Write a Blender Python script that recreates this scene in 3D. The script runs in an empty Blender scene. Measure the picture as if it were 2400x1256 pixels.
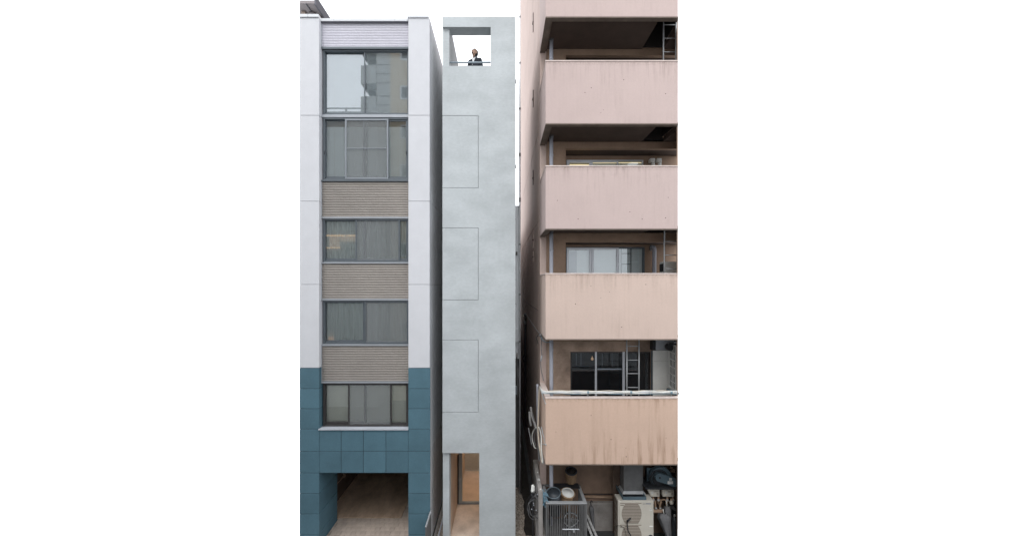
import bpy, bmesh, math, random
from mathutils import Vector, Matrix
random.seed(7)
scn = bpy.context.scene
C = scn.collection
R = math.radians

# ------------------------------------------------------------------ survey of the street
# eye at (0,-D,ZC); the photograph gives directions, the chosen depth Y gives metres
D, F, CX, CY, ZC = 11.0875, 887.0, 1177.0, 668.0, 7.65
def K(Y): return (D + Y) / F
def X(px, Y=0.0): return (px - CX) * K(Y)
def Z(py, Y=0.0): return ZC + (CY - py) * K(Y)
def P(px, py, Y=0.0): return Vector((X(px, Y), Y, Z(py, Y)))

# ------------------------------------------------------------------ camera, sky, sun
cam_d = bpy.data.cameras.new('camera')
cam_d.sensor_width = 36.0
cam_d.lens = F / 2400 * 36.0
cam_d.shift_x = (1200 - CX) / 2400
cam_d.shift_y = (CY - 628) / 2400
cam_d.clip_end = 600
cam_d.clip_start = 0.1
cam = bpy.data.objects.new('camera', cam_d)
cam.location = (0, -D, ZC)
cam.rotation_euler = (R(90), 0, 0)
C.objects.link(cam)
scn.camera = cam

SUN_EL, SUN_AZ = R(52), R(195)
w = bpy.data.worlds.new('World'); scn.world = w; w.use_nodes = True
nt = w.node_tree; nt.nodes.clear()
out = nt.nodes.new('ShaderNodeOutputWorld')
bg = nt.nodes.new('ShaderNodeBackground'); bg.inputs['Strength'].default_value = 0.125
sky = nt.nodes.new('ShaderNodeTexSky'); sky.sky_type = 'NISHITA'; sky.sun_disc = False
sky.sun_elevation = SUN_EL; sky.sun_rotation = SUN_AZ
mixw = nt.nodes.new('ShaderNodeMix'); mixw.data_type = 'RGBA'
mixw.inputs[0].default_value = 0.94                      # closed white cloud cover over the blue
mixw.inputs[7].default_value = (12.8, 13.2, 13.75, 1)
nt.links.new(sky.outputs[0], mixw.inputs[6])
nt.links.new(mixw.outputs[2], bg.inputs['Color'])
nt.links.new(bg.outputs[0], out.inputs['Surface'])

sun_d = bpy.data.lights.new('sun', 'SUN'); sun_d.energy = 1.5; sun_d.angle = R(34); sun_d.color = (1, .98, .95)
sun = bpy.data.objects.new('sun', sun_d); C.objects.link(sun)
sun.rotation_euler = (R(38), 0, R(-15)); sun.location = (0, -20, 40)

vs = scn.view_settings
vs.view_transform = 'Standard'; vs.look = 'None'; vs.gamma = 1; vs.exposure = 0.3; vs.use_curve_mapping = False
scn.cycles.max_bounces = 8
scn.cycles.transparent_max_bounces = 16

# ------------------------------------------------------------------ materials
def node(nt, t, **kw):
    n = nt.nodes.new(t)
    for k_, v in kw.items(): setattr(n, k_, v)
    return n
def mk(name, col, rough=.8, metal=0., var=.08, vscale=2.5, bump=.15, bscale=70, bdist=.004, fine=.05, warp=(1,1,1), spec=.4,
       grime=0., gcol=(.12,.10,.085), gtop=0., gbot=0., gscale=7., gx=0., orand=0.):
    m = bpy.data.materials.new(name); m.use_nodes = True
    nt = m.node_tree; b = nt.nodes['Principled BSDF']
    b.inputs['Roughness'].default_value = rough; b.inputs['Metallic'].default_value = metal
    b.inputs['Specular IOR Level'].default_value = spec
    tc = node(nt, 'ShaderNodeTexCoord'); mp = node(nt, 'ShaderNodeMapping'); mp.inputs['Scale'].default_value = warp
    nt.links.new(tc.outputs['Object'], mp.inputs[0])
    def noise(scale, detail=5, rgh=.6, vec=None):
        n = node(nt, 'ShaderNodeTexNoise'); n.inputs['Scale'].default_value = scale
        n.inputs['Detail'].default_value = detail; n.inputs['Roughness'].default_value = rgh
        nt.links.new(vec or mp.outputs[0], n.inputs['Vector']); return n
    def ramp(src, a, bb, c, d):
        r = node(nt, 'ShaderNodeMapRange'); r.inputs[1].default_value = a; r.inputs[2].default_value = bb
        r.inputs[3].default_value = c; r.inputs[4].default_value = d
        nt.links.new(src, r.inputs[0]); return r.outputs[0]
    def math_(op, a, bb):
        n = node(nt, 'ShaderNodeMath', operation=op)
        for i, s in enumerate((a, bb)):
            if isinstance(s, (int, float)): n.inputs[i].default_value = s
            else: nt.links.new(s, n.inputs[i])
        return n.outputs[0]
    n1 = noise(vscale); n2 = noise(vscale * 14, 4)
    v = math_('MULTIPLY', ramp(n1.outputs[0], .3, .7, 1 - var, 1 + var), ramp(n2.outputs[0], .3, .7, 1 - fine, 1 + fine))
    if orand:
        oi = node(nt, 'ShaderNodeObjectInfo'); v = math_('MULTIPLY', v, ramp(oi.outputs['Random'], 0, 1, 1 - orand, 1 + orand))
    mx = node(nt, 'ShaderNodeMix', data_type='RGBA', blend_type='MULTIPLY'); mx.inputs[0].default_value = 1
    mx.inputs[6].default_value = (*col, 1)
    nt.links.new(v, mx.inputs[7]); colr = mx.outputs[2]
    if grime > 0:
        ms = node(nt, 'ShaderNodeMapping'); ms.inputs['Scale'].default_value = (1, 1, .07)
        nt.links.new(tc.outputs['Object'], ms.inputs[0])
        s1 = noise(gscale, 5, .65, ms.outputs[0]); s2 = noise(gscale * .13, 3, .5)
        sep = node(nt, 'ShaderNodeSeparateXYZ'); nt.links.new(tc.outputs['Generated'], sep.inputs[0])
        s = math_('MULTIPLY', ramp(s1.outputs[0], .48, .78, 0, 1), ramp(s2.outputs[0], .40, .62, 0.12, 1))
        k = .16
        if gtop: k = math_('ADD', k, math_('MULTIPLY', ramp(sep.outputs[2], .6, 1., 0, 1), gtop))
        if gbot: k = math_('ADD', k, math_('MULTIPLY', ramp(sep.outputs[2], .75, 0., 0, 1), gbot))
        if gx: k = math_('MULTIPLY', k, ramp(sep.outputs[0], .05, .65, 1 - gx, 1.35))
        s = math_('MULTIPLY', s, k); s = math_('MULTIPLY', s, grime)
        if gtop:   # thin dirty band right under the coping
            s3 = noise(gscale * 2.2, 4, .7)
            band = math_('MULTIPLY', ramp(sep.outputs[2], .93, 1., 0, .8), ramp(s3.outputs[0], .42, .68, 0, 1))
            s = math_('ADD', s, math_('MULTIPLY', band, gtop * grime))
        cl = node(nt, 'ShaderNodeClamp'); nt.links.new(s, cl.inputs[0]); cl.inputs[2].default_value = .85
        mg = node(nt, 'ShaderNodeMix', data_type='RGBA'); mg.inputs[7].default_value = (*gcol, 1)
        nt.links.new(cl.outputs[0], mg.inputs[0]); nt.links.new(colr, mg.inputs[6]); colr = mg.outputs[2]
    nt.links.new(colr, b.inputs['Base Color'])
    if bump:
        n3 = noise(bscale, 4); bp = node(nt, 'ShaderNodeBump'); bp.inputs['Strength'].default_value = bump
        bp.inputs['Distance'].default_value = bdist
        nt.links.new(n3.outputs[0], bp.inputs['Height']); nt.links.new(bp.outputs[0], b.inputs['Normal'])
    return m
def mk_glass(name, refl, tint=(.9, .93, .93), rough=.0):
    m = bpy.data.materials.new(name); m.use_nodes = True; nt = m.node_tree; nt.nodes.clear()
    o = node(nt, 'ShaderNodeOutputMaterial'); mx = node(nt, 'ShaderNodeMixShader')
    t = node(nt, 'ShaderNodeBsdfTransparent'); t.inputs[0].default_value = (*tint, 1)
    g = node(nt, 'ShaderNodeBsdfGlossy'); g.inputs['Roughness'].default_value = rough; g.inputs[0].default_value = (.93, .97, 1, 1)
    lw = node(nt, 'ShaderNodeFresnel'); lw.inputs[0].default_value = 1.5
    ad = node(nt, 'ShaderNodeMath', operation='ADD', use_clamp=True); ad.inputs[1].default_value = refl
    nt.links.new(lw.outputs[0], ad.inputs[0]); nt.links.new(ad.outputs[0], mx.inputs[0])
    nt.links.new(t.outputs[0], mx.inputs[1]); nt.links.new(g.outputs[0], mx.inputs[2]); nt.links.new(mx.outputs[0], o.inputs[0])
    return m
def mk_sheer(name, col, opac):
    m = bpy.data.materials.new(name); m.use_nodes = True; nt = m.node_tree; nt.nodes.clear()
    o = node(nt, 'ShaderNodeOutputMaterial'); mx = node(nt, 'ShaderNodeMixShader'); mx.inputs[0].default_value = opac
    t = node(nt, 'ShaderNodeBsdfTransparent'); d = node(nt, 'ShaderNodeBsdfDiffuse'); d.inputs[0].default_value = (*col, 1)
    nt.links.new(t.outputs[0], mx.inputs[1]); nt.links.new(d.outputs[0], mx.inputs[2]); nt.links.new(mx.outputs[0], o.inputs[0])
    return m
def mk_emit(name, col, strength):
    m = bpy.data.materials.new(name); m.use_nodes = True; b = m.node_tree.nodes['Principled BSDF']
    b.inputs['Base Color'].default_value = (*[c * .3 for c in col], 1); b.inputs['Emission Color'].default_value = (*col, 1)
    b.inputs['Emission Strength'].default_value = strength
    return m

M = {}
M['white'] = mk('white_stucco', (.58, .585, .61), .85, orand=.02, var=.03, bump=.35, bscale=55, bdist=.006, fine=.02, grime=.35, gcol=(.42, .42, .42))
M['white_side'] = mk('white_side_lit', (.74, .74, .755), .85, var=.03, bump=.3, bscale=55, bdist=.006, grime=.3, gcol=(.45, .45, .45))  # front's white made paler, putting alley light into the colour
M['white_trim'] = mk('white_trim', (.64, .655, .68), .6, var=.03, bump=.05)
M['blue'] = mk('blue_tile_paint', (.074, .150, .192), .75, orand=.09, grime=.3, gcol=(.09, .12, .13), var=.10, vscale=1.6, bump=.4, bscale=45, bdist=.006, fine=.05)
M['joint'] = mk('joint_mortar', (.035, .045, .05), .9, var=.1)
M['wjoint'] = mk('white_joint', (.34, .345, .36), .9, var=.1)
M['cladding'] = mk('corrugated_metal', (.295, .27, .248), .42, metal=.3, var=.07, vscale=1.2, bump=.03, grime=.3, gcol=(.2, .15, .11), gscale=4)
M['cladding_pale'] = mk('pale_corrugated_metal', (.62, .61, .67), .38, metal=.2, var=.04, vscale=1.2, bump=.03)
M['flash'] = mk('grey_flashing', (.36, .38, .41), .45, metal=.4, var=.06, bump=.05)
M['alu'] = mk('grey_aluminium', (.115, .132, .148), .45, metal=.4, var=.05, bump=.02)
M['alu_mid'] = mk('mid_grey_aluminium', (.23, .25, .275), .45, metal=.3, var=.05, bump=.02)
M['alu_brown'] = mk('bronze_aluminium', (.062, .058, .058), .45, metal=.4, var=.05, bump=.02)
M['alu_light'] = mk('light_aluminium', (.60, .62, .66), .42, metal=.2, var=.05, bump=.02)
M['sill'] = mk('sill_stone', (.40, .42, .46), .6, var=.06, bump=.1)
M['glass_mirror'] = mk_glass('mirror_glass', .215, (.9, .95, .97))
M['glass'] = mk_glass('window_glass', .10)
M['glass_low'] = mk_glass('door_glass', .06, (.95, .93, .9))
M['glass_dark'] = mk_glass('dark_glass', .03, (.7, .74, .78))
M['screen'] = mk_sheer('insect_screen', (.27, .285, .29), .42)
M['sheer'] = mk_sheer('sheer_curtain', (.52, .57, .555), .75)
M['curtain'] = mk('grey_curtain', (.38, .43, .42), .95, var=.05, bump=.1)
M['blind'] = mk('white_blind', (.76, .80, .81), .6, var=.04, bump=.02)
M['shade'] = mk('beige_roller_shade', (.74, .73, .66), .9, var=.03, bump=.05)
M['dark'] = mk('dark_interior', (.03, .03, .032), .9)
M['room'] = mk('room_wall', (.25, .22, .18), .9)
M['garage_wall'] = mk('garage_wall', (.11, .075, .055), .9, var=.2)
M['paver'] = mk('paver_stone', (.44, .365, .31), .85, orand=.09, var=.12, vscale=3, bump=.3)
M['paver_joint'] = mk('paver_joint', (.34, .285, .245), .95, var=.2, bump=.4)
M['garage_floor'] = mk('garage_concrete', (.42, .305, .22), .8, var=.35, vscale=1.1, bump=.2, warp=(1, .45, 1), fine=.12)
M['asphalt'] = mk('asphalt', (.05, .05, .052), .9, var=.15, bump=.5)
M['alley'] = mk('alley_soil', (.20, .175, .15), .95, var=.25, bump=.8, bscale=40, bdist=.02)
M['gravel'] = mk('gravel_stone', (.36, .31, .265), .9, var=.5, vscale=9, bump=.2)
M['near_black'] = mk('near_black_rough', (.022, .018, .015), .95, var=.4, vscale=6, bump=1, bscale=30, bdist=.03)
M['concrete'] = mk('smooth_mortar', (.434, .462, .473), .8, var=.13, vscale=.95, warp=(.8, 1, 1.5), bump=.3, bscale=26, bdist=.006, fine=.055, grime=.55, gcol=(.32, .34, .36), gscale=2.0)
M['concrete_in'] = mk('lamp_tinted_concrete', (.52, .40, .31), .75, var=.16, vscale=1.7, bump=.15, fine=.06)  # warm brown puts the hall lamplight into the concrete's colour
M['entry_floor'] = mk('entry_floor_concrete', (.56, .46, .385), .42, var=.30, vscale=2.0, bump=.08, fine=.06)  # blotches are stains; the warm tint carries spilled lamplight
M['door_grey'] = mk('door_grey_paint', (.30, .31, .30), .5, var=.03, bump=.02)
M['rail'] = mk('rail_steel', (.27, .32, .36), .5, metal=.3, var=.03, bump=0)
M['clad_white'] = mk('white_metal_sheet', (.78, .81, .84), .5, metal=.1, var=.03, bump=.02)
M['pipe_grey'] = mk('grey_pvc', (.36, .37, .42), .5, var=.05, bump=.02)
M['bolt'] = mk('bolt_steel', (.18, .19, .2), .5, metal=.6, bump=0)
M['pink'] = mk('pink_stucco', (.482, .385, .362), .9, var=.03, vscale=1.2, bump=.55, bscale=34, bdist=.007, fine=.025, grime=1.0, gcol=(.24, .185, .16), gtop=1.0, gbot=.15, gscale=11)
M['pink_warm'] = mk('pink_stucco_peach', (.545, .428, .370), .9, var=.03, vscale=1.2, bump=.55, bscale=34, bdist=.007, fine=.025, grime=.8, gcol=(.26, .19, .15), gtop=1.0, gbot=.35, gscale=10)
M['pink_stain'] = mk('pink_stucco_stained', (.56, .405, .318), .9, var=.04, vscale=1.2, bump=.55, bscale=34, bdist=.007, fine=.03, grime=1.1, gcol=(.27, .165, .105), gtop=.6, gbot=1.0, gscale=6.5, gx=.85)
M['pink_wall'] = mk('pink_side_wall', (.49, .385, .345), .9, var=.06, vscale=1.0, bump=.4, bscale=40, bdist=.006, grime=.35, gcol=(.22, .17, .14), gscale=3)
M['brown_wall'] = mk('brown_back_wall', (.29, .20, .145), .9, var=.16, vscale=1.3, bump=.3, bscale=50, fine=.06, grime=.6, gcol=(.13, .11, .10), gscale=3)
M['shade_wall'] = mk('shaded_back_wall', (.20, .135, .098), .9, var=.3, vscale=1.3, bump=.3, bscale=50, grime=1., gcol=(.03, .027, .025), gscale=3)  # darker back wall, shade below the balcony put into its colour
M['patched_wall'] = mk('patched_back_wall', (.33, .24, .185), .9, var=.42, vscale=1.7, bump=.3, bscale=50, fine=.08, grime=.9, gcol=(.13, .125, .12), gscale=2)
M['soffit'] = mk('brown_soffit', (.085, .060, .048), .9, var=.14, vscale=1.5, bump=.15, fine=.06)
M['soffit_dark'] = mk('hatch_shade', (.03, .026, .024), .9)  # near-black stands in for the shade up inside the hatch
M['lip'] = mk('soffit_lip', (.17, .135, .11), .85, var=.18, vscale=4, bump=.2)
M['coping'] = mk('coping_pink', (.58, .49, .45), .8, var=.12, vscale=5, bump=.3, grime=.5, gcol=(.2, .16, .13))
M['groove'] = mk('dark_groove', (.05, .04, .035), .95)
M['steel'] = mk('galvanised_steel', (.40, .41, .42), .5, metal=.35, var=.1, vscale=6, bump=.05)
M['steel_dark'] = mk('grey_painted_steel', (.14, .14, .14), .55, metal=.1, var=.12, vscale=5, bump=.08)
M['steel_black'] = mk('black_steel', (.03, .032, .036), .5, metal=.2, var=.1, bump=.05)
M['ac'] = mk('ac_beige_casing', (.52, .49, .43), .55, var=.05, vscale=3, bump=.03, grime=.4, gcol=(.25, .22, .18), gbot=.3)
M['ac_fan'] = mk('ac_fan_grille', (.20, .165, .135), .7, var=.06, bump=.02)
M['ac_white'] = mk('ac_white_casing', (.76, .76, .73), .55, var=.05, bump=.03)
M['slate_blue'] = mk('slate_blue_paint', (.085, .125, .150), .5, var=.12, vscale=4, bump=.05)
M['wicker'] = mk('wicker', (.22, .145, .085), .85, var=.2, vscale=15, bump=.5)
M['plastic_dark'] = mk('dark_blue_plastic', (.035, .042, .05), .45, var=.1, bump=.02)
M['plastic_rim'] = mk('grey_blue_plastic', (.12, .15, .17), .45, var=.1, bump=.02)
M['liner'] = mk('white_liner', (.55, .55, .53), .6, var=.1, vscale=8, bump=.1)
M['old_conc'] = mk('weathered_concrete', (.27, .25, .235), .9, var=.25, vscale=3, bump=.5, bscale=30, bdist=.01, fine=.1, grime=.6, gcol=(.10, .09, .08))
M['cable_white'] = mk('white_cable', (.60, .60, .57), .6, var=.08, vscale=8, bump=.03)
M['cable_beige'] = mk('beige_hose', (.50, .44, .36), .7, var=.12, vscale=9, bump=.05)
M['cable_blue'] = mk('blue_cable', (.16, .24, .29), .6, var=.1, bump=0)
M['cable_black'] = mk('black_cable', (.018, .018, .02), .5, var=.1, bump=0)
M['cable_grey'] = mk('grey_cable', (.17, .17, .175), .6, var=.1, bump=0)
M['tape_grey'] = mk('taped_pipe', (.36, .355, .35), .75, var=.15, vscale=12, bump=.2)
M['umbrella'] = mk('grey_umbrella_cloth', (.115, .115, .12), .75, var=.12, vscale=6, bump=.1)
M['insul'] = mk('tan_insulation', (.34, .23, .16), .8, var=.15, vscale=9, bump=.2)
M['navy'] = mk('navy_cover', (.025, .032, .042), .4, var=.1, bump=.05)
M['cloth_dark'] = mk('navy_jacket', (.020, .024, .032), .85, var=.1, bump=.1)
M['cloth_white'] = mk('white_shirt', (.72, .73, .74), .85, var=.03, bump=.05)
M['skin'] = mk('skin', (.50, .32, .235), .55, var=.04, bump=0)
M['hair'] = mk('dark_hair', (.022, .018, .016), .6, var=.2, vscale=40, bump=.3)
M['lamp_warm'] = mk_emit('warm_lamp', (1, .60, .28), 1.5)
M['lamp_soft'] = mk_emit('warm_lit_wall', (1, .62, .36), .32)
M['lamp_shade'] = mk_emit('warm_lamp_shade', (1, .52, .25), .5)
M['lit_blind'] = mk_emit('lit_window_blind', (1, .82, .50), .75)
M['neigh'] = mk('neighbour_soffit', (.27, .245, .25), .85, var=.08, vscale=1.5, bump=.1)
M['neigh_wall'] = mk('neighbour_wall', (.36, .29, .25), .9, var=.08, bump=.2)
M['neigh_dark'] = mk('neighbour_trim', (.10, .10, .12), .7, var=.08, bump=.1)
M['opp_grey'] = mk('opposite_grey_panel', (.42, .43, .43), .8, var=.05, bump=.1)
M['opp_beige'] = mk('opposite_beige', (.46, .39, .30), .85, var=.05, bump=.1)
M['opp_dark'] = mk('opposite_shadow_gap', (.12, .12, .125), .85, var=.05, bump=.1)
M['label_white'] = mk('white_sticker', (.62, .62, .60), .6, var=.05, bump=0)
M['ink'] = mk('dark_ink', (.05, .06, .09), .6, var=.05, bump=0)
M['ink_blue'] = mk('blue_ink', (.04, .07, .17), .6, var=.05, bump=0)
M['tin_blue'] = mk('blue_netting', (.18, .30, .38), .7, var=.4, vscale=25, bump=.6)

# frosted, hammered glass of the third-floor window
def mk_pattern(name, col):
    m = mk(name, col, .35, var=.05, bump=0)
    nt = m.node_tree; b = nt.nodes['Principled BSDF']
    tc = node(nt, 'ShaderNodeTexCoord'); mp = node(nt, 'ShaderNodeMapping'); mp.inputs['Rotation'].default_value = (R(90), 0, 0)
    br = node(nt, 'ShaderNodeTexBrick'); br.inputs['Scale'].default_value = 9; br.inputs['Mortar Size'].default_value = .035
    br.inputs['Color1'].default_value = (*col, 1); br.inputs['Color2'].default_value = (*[c * .92 for c in col], 1)
    br.inputs['Mortar'].default_value = (*[c * .6 for c in col], 1)
    nt.links.new(tc.outputs['Object'], mp.inputs[0]); nt.links.new(mp.outputs[0], br.inputs['Vector'])
    nt.links.new(br.outputs[0], b.inputs['Base Color']); return m
M['pattern_glass'] = mk_pattern('hammered_glass', (.74, .78, .79))

# ------------------------------------------------------------------ mesh building
def catmull(pts, n=6):
    pts = [Vector(p) for p in pts]
    if len(pts) < 3: return pts
    q = [pts[0]] + pts + [pts[-1]]; o_ = []
    for i in range(1, len(q) - 2):
        p0, p1, p2, p3 = q[i-1], q[i], q[i+1], q[i+2]
        for j in range(n):
            t = j / n
            o_.append(.5 * ((2*p1) + (p2-p0)*t + (2*p0-5*p1+4*p2-p3)*t*t + (-p0+3*p1-3*p2+p3)*t**3))
    o_.append(pts[-1]); return o_
class MB:
    def __init__(s): s.v = []; s.f = []
    def face(s, pts):
        n = len(s.v); s.v += [tuple(p) for p in pts]; s.f.append(tuple(range(n, n + len(pts))))
    def box(s, x0, x1, y0, y1, z0, z1):
        x0, x1 = sorted((x0, x1)); y0, y1 = sorted((y0, y1)); z0, z1 = sorted((z0, z1))
        n = len(s.v)
        s.v += [(x0,y0,z0),(x1,y0,z0),(x1,y1,z0),(x0,y1,z0),(x0,y0,z1),(x1,y0,z1),(x1,y1,z1),(x0,y1,z1)]
        for f in ((0,3,2,1),(4,5,6,7),(0,1,5,4),(1,2,6,5),(2,3,7,6),(3,0,4,7)): s.f.append(tuple(n + i for i in f))
        return s
    def pb(s, px0, px1, py0, py1, Y0, Y1):      # box whose front face (at Y0) is measured in the photograph
        return s.box(X(px0, Y0), X(px1, Y0), Y0, Y1, Z(py0, Y0), Z(py1, Y0))
    def prism(s, poly, z0, z1):                 # poly counter-clockwise seen from above
        n = len(s.v); m = len(poly)
        s.v += [(x, y, z0) for x, y in poly] + [(x, y, z1) for x, y in poly]
        s.f.append(tuple(n + i for i in reversed(range(m)))); s.f.append(tuple(n + m + i for i in range(m)))
        for i in range(m):
            j = (i + 1) % m; s.f.append((n + i, n + j, n + m + j, n + m + i))
        return s
    def prism_y(s, poly, y0, y1):               # poly (x,z) counter-clockwise seen from the street
        n = len(s.v); m = len(poly)
        s.v += [(x, y0, z) for x, z in poly] + [(x, y1, z) for x, z in poly]
        s.f.append(tuple(n + i for i in range(m))); s.f.append(tuple(n + m + i for i in reversed(range(m))))
        for i in range(m):
            j = (i + 1) % m; s.f.append((n + j, n + i, n + m + i, n + m + j))
        return s
    def tube(s, pts, r, n=8, r2=None):
        pts = [Vector(p) for p in pts]; L = len(pts); base = len(s.v)
        up = Vector((.13, .27, .95)).normalized()
        for i, p in enumerate(pts):
            d = (pts[min(i+1, L-1)] - pts[max(i-1, 0)])
            d = d.normalized() if d.length > 1e-9 else Vector((0, 0, 1))
            a = d.cross(up)
            if a.length < .05: a = d.cross(Vector((1, 0, 0)))
            a.normalize(); b = d.cross(a)
            rr = r if r2 is None else r + (r2 - r) * i / max(1, L - 1)
            for j in range(n):
                t = 2 * math.pi * j / n
                s.v.append(tuple(p + rr * (math.cos(t) * a + math.sin(t) * b)))
        for i in range(L - 1):
            for j in range(n):
                k2 = (j + 1) % n
                s.f.append((base + i*n + j, base + i*n + k2, base + (i+1)*n + k2, base + (i+1)*n + j))
        s.f.append(tuple(base + j for j in reversed(range(n)))); s.f.append(tuple(base + (L-1)*n + j for j in range(n)))
        return s
    def lathe(s, prof, c, axis=(0, 0, 1), n=24, sx=1., sy=1.):
        ax = Vector(axis).normalized(); a = ax.cross(Vector((0, 1, 0)))
        if a.length < .05: a = ax.cross(Vector((1, 0, 0)))
        a.normalize(); b = ax.cross(a); c = Vector(c); base = len(s.v)
        for r, h in prof:
            for j in range(n):
                t = 2 * math.pi * j / n
                s.v.append(tuple(c + ax * h + r * (sx * math.cos(t) * a + sy * math.sin(t) * b)))
        for i in range(len(prof) - 1):
            for j in range(n):
                k2 = (j + 1) % n
                s.f.append((base + i*n + j, base + (i+1)*n + j, base + (i+1)*n + k2, base + i*n + k2))
        if prof[0][0] > 1e-4: s.f.append(tuple(base + j for j in range(n)))
        if prof[-1][0] > 1e-4: s.f.append(tuple(base + (len(prof)-1)*n + j for j in reversed(range(n))))
        return s
    def build(s, name, mat, parent=None, bevel=0., smooth=False, label=None, cat=None, group=None, kind=None, origin=None, fix=False):
        top = parent
        while top is not None and top.parent is not None: top = top.parent
        o0 = Vector(top.location) if top is not None else Vector(origin or (0, 0, 0))
        me = bpy.data.meshes.new(name)
        me.from_pydata([tuple(Vector(v) - o0) for v in s.v], [], s.f)
        if fix:
            bm = bmesh.new(); bm.from_mesh(me); bmesh.ops.recalc_face_normals(bm, faces=bm.faces); bm.to_mesh(me); bm.free()
        me.materials.append(M[mat] if isinstance(mat, str) else mat)
        if smooth:
            for p in me.polygons: p.use_smooth = True
        me.update()
        o = bpy.data.objects.new(name, me); C.objects.link(o)
        if parent is not None: o.parent = parent
        elif origin is not None: o.location = o0
        if bevel:
            b = o.modifiers.new('bevel', 'BEVEL'); b.width = bevel; b.segments = 2; b.limit_method = 'ANGLE'; b.angle_limit = R(40)
        tag(o, label, cat, group, kind)
        return o
def tag(o, label=None, cat=None, group=None, kind=None):
    if label: o['label'] = label
    if cat: o['category'] = cat
    if group: o['group'] = group
    if kind: o['kind'] = kind
def thing(name, label, cat, loc=(0, 0, 0), group=None):
    o = bpy.data.objects.new(name, None); C.objects.link(o); o.location = loc; o.empty_display_size = .2
    tag(o, label, cat, group); return o
def grid_slab(xs, zs, filled, y0, y1):
    """plate with holes: welded cells so that the plaster runs on without seams"""
    b = MB(); nx, nz = len(xs) - 1, len(zs) - 1
    def F_(i, j): return 0 <= i < nx and 0 <= j < nz and filled(i, j)
    idx = {}
    def vid(i, j, y):
        if (i, j, y) not in idx: idx[(i, j, y)] = len(b.v); b.v.append((xs[i], y0 if y == 0 else y1, zs[j]))
        return idx[(i, j, y)]
    for i in range(nx):
        for j in range(nz):
            if not F_(i, j): continue
            b.f.append((vid(i,j,0), vid(i+1,j,0), vid(i+1,j+1,0), vid(i,j+1,0)))
            b.f.append((vid(i,j,1), vid(i,j+1,1), vid(i+1,j+1,1), vid(i+1,j,1)))
            if not F_(i-1, j): b.f.append((vid(i,j,0), vid(i,j+1,0), vid(i,j+1,1), vid(i,j,1)))
            if not F_(i+1, j): b.f.append((vid(i+1,j,0), vid(i+1,j,1), vid(i+1,j+1,1), vid(i+1,j+1,0)))
            if not F_(i, j-1): b.f.append((vid(i,j,0), vid(i,j,1), vid(i+1,j,1), vid(i+1,j,0)))
            if not F_(i, j+1): b.f.append((vid(i,j+1,0), vid(i+1,j+1,0), vid(i+1,j+1,1), vid(i,j+1,1)))
    return b

# ================================================================== GROUND
g = MB()
xl, xr_ = X(703, 0), X(1586, .4)
g.face([(-120, -120, 0), (120, -120, 0), (120, .4, 0), (xr_, .4, 0), (xl, .4, 0), (-120, .4, 0)])
g.face([(xl, .4, 0), (xr_, .4, 0), (xr_, 40, 0), (xl, 40, 0)])
g.build('ground', 'asphalt', kind='structure')
# alley floors, one sheet above
a = MB(); a.box(X(1009), X(1037), .1, 12, .002, .012); a.build('alley_left', 'alley', kind='structure')
a = MB(); a.box(X(1208) + .002, 1.02, -.8, 14, .002, .012); a.build('alley_right', 'alley', kind='structure')
a = MB()
n = 90
for i in range(n):   # near-black strip along the pink wall, ragged edge
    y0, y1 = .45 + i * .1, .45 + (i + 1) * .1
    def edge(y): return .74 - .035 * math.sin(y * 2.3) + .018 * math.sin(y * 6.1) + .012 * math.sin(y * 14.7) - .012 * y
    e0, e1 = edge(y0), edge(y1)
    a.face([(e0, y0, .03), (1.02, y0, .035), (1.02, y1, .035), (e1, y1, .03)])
a.build('dark_strip', 'near_black', kind='structure')
st = MB()
def pebble(x, y, z, r):
    n0 = len(st.v); a0 = random.random() * 6
    st.v += [(x + r*math.cos(a0+t)*random.uniform(.7,1.2), y + r*math.sin(a0+t)*random.uniform(.7,1.2), z - r*.2) for t in (0, 1.57, 3.14, 4.71)]
    st.v += [(x + random.uniform(-.3,.3)*r, y + random.uniform(-.3,.3)*r, z + r*random.uniform(.5,.8))]
    for q in range(4): st.f.append((n0+q, n0+(q+1)%4, n0+4))
for _ in range(5200):
    y = random.random()**1.6 * 9 - .75
    pebble(random.uniform(.395, 1.0 if y < .45 else .80), y, .014, random.uniform(.010, .026))
for _ in range(2200):
    pebble(random.uniform(X(1012), X(1036.5)), random.random()**1.6 * 8 + .1, .014, random.uniform(.008, .022))
st.build('gravel', 'gravel', kind='stuff')

# ================================================================== LEFT BUILDING (white columns, blue tiled base)
LB = thing('office_building', 'white office block with blue tiled base, ribbed metal bands and a garage mouth', 'building', (X(830), 0, 0))
xL0, xL1, xR0, xR1 = X(702), X(748), X(957), X(1007)
YB = .17                                     # bay set back between the columns
zt = {k_: Z(k_) for k_ in (38, 271, 472, 667, 862)}
G = .006
def panel(x0, x1, y0, y1, z0, z1, mat, name, bev=.008):
    MB().box(x0, x1, y0, y1, z0 + G, z1 - G).build(name, mat, LB, bevel=bev)
wl = [Z(862), Z(667), Z(472), Z(271), Z(42)]
for i in range(4):
    panel(xL0, xL1, 0, .42, wl[i], wl[i+1], 'white', 'column_panel')
    panel(xR0, xR1, 0, .30, wl[i], wl[i+1], 'white', 'column_panel')
    panel(xR0 + .3, xR1, .302, 9.0, wl[i], wl[i+1], 'white_side', 'side_wall_panel', .002)
MB().box(xL0 + .012, xL1 - .012, .012, .41, Z(862), Z(44)).build('column_core', 'wjoint', LB)
MB().box(xR0 + .012, xR1 - .012, .012, 8.9, 0, Z(44)).build('column_core', 'wjoint', LB)
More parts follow.
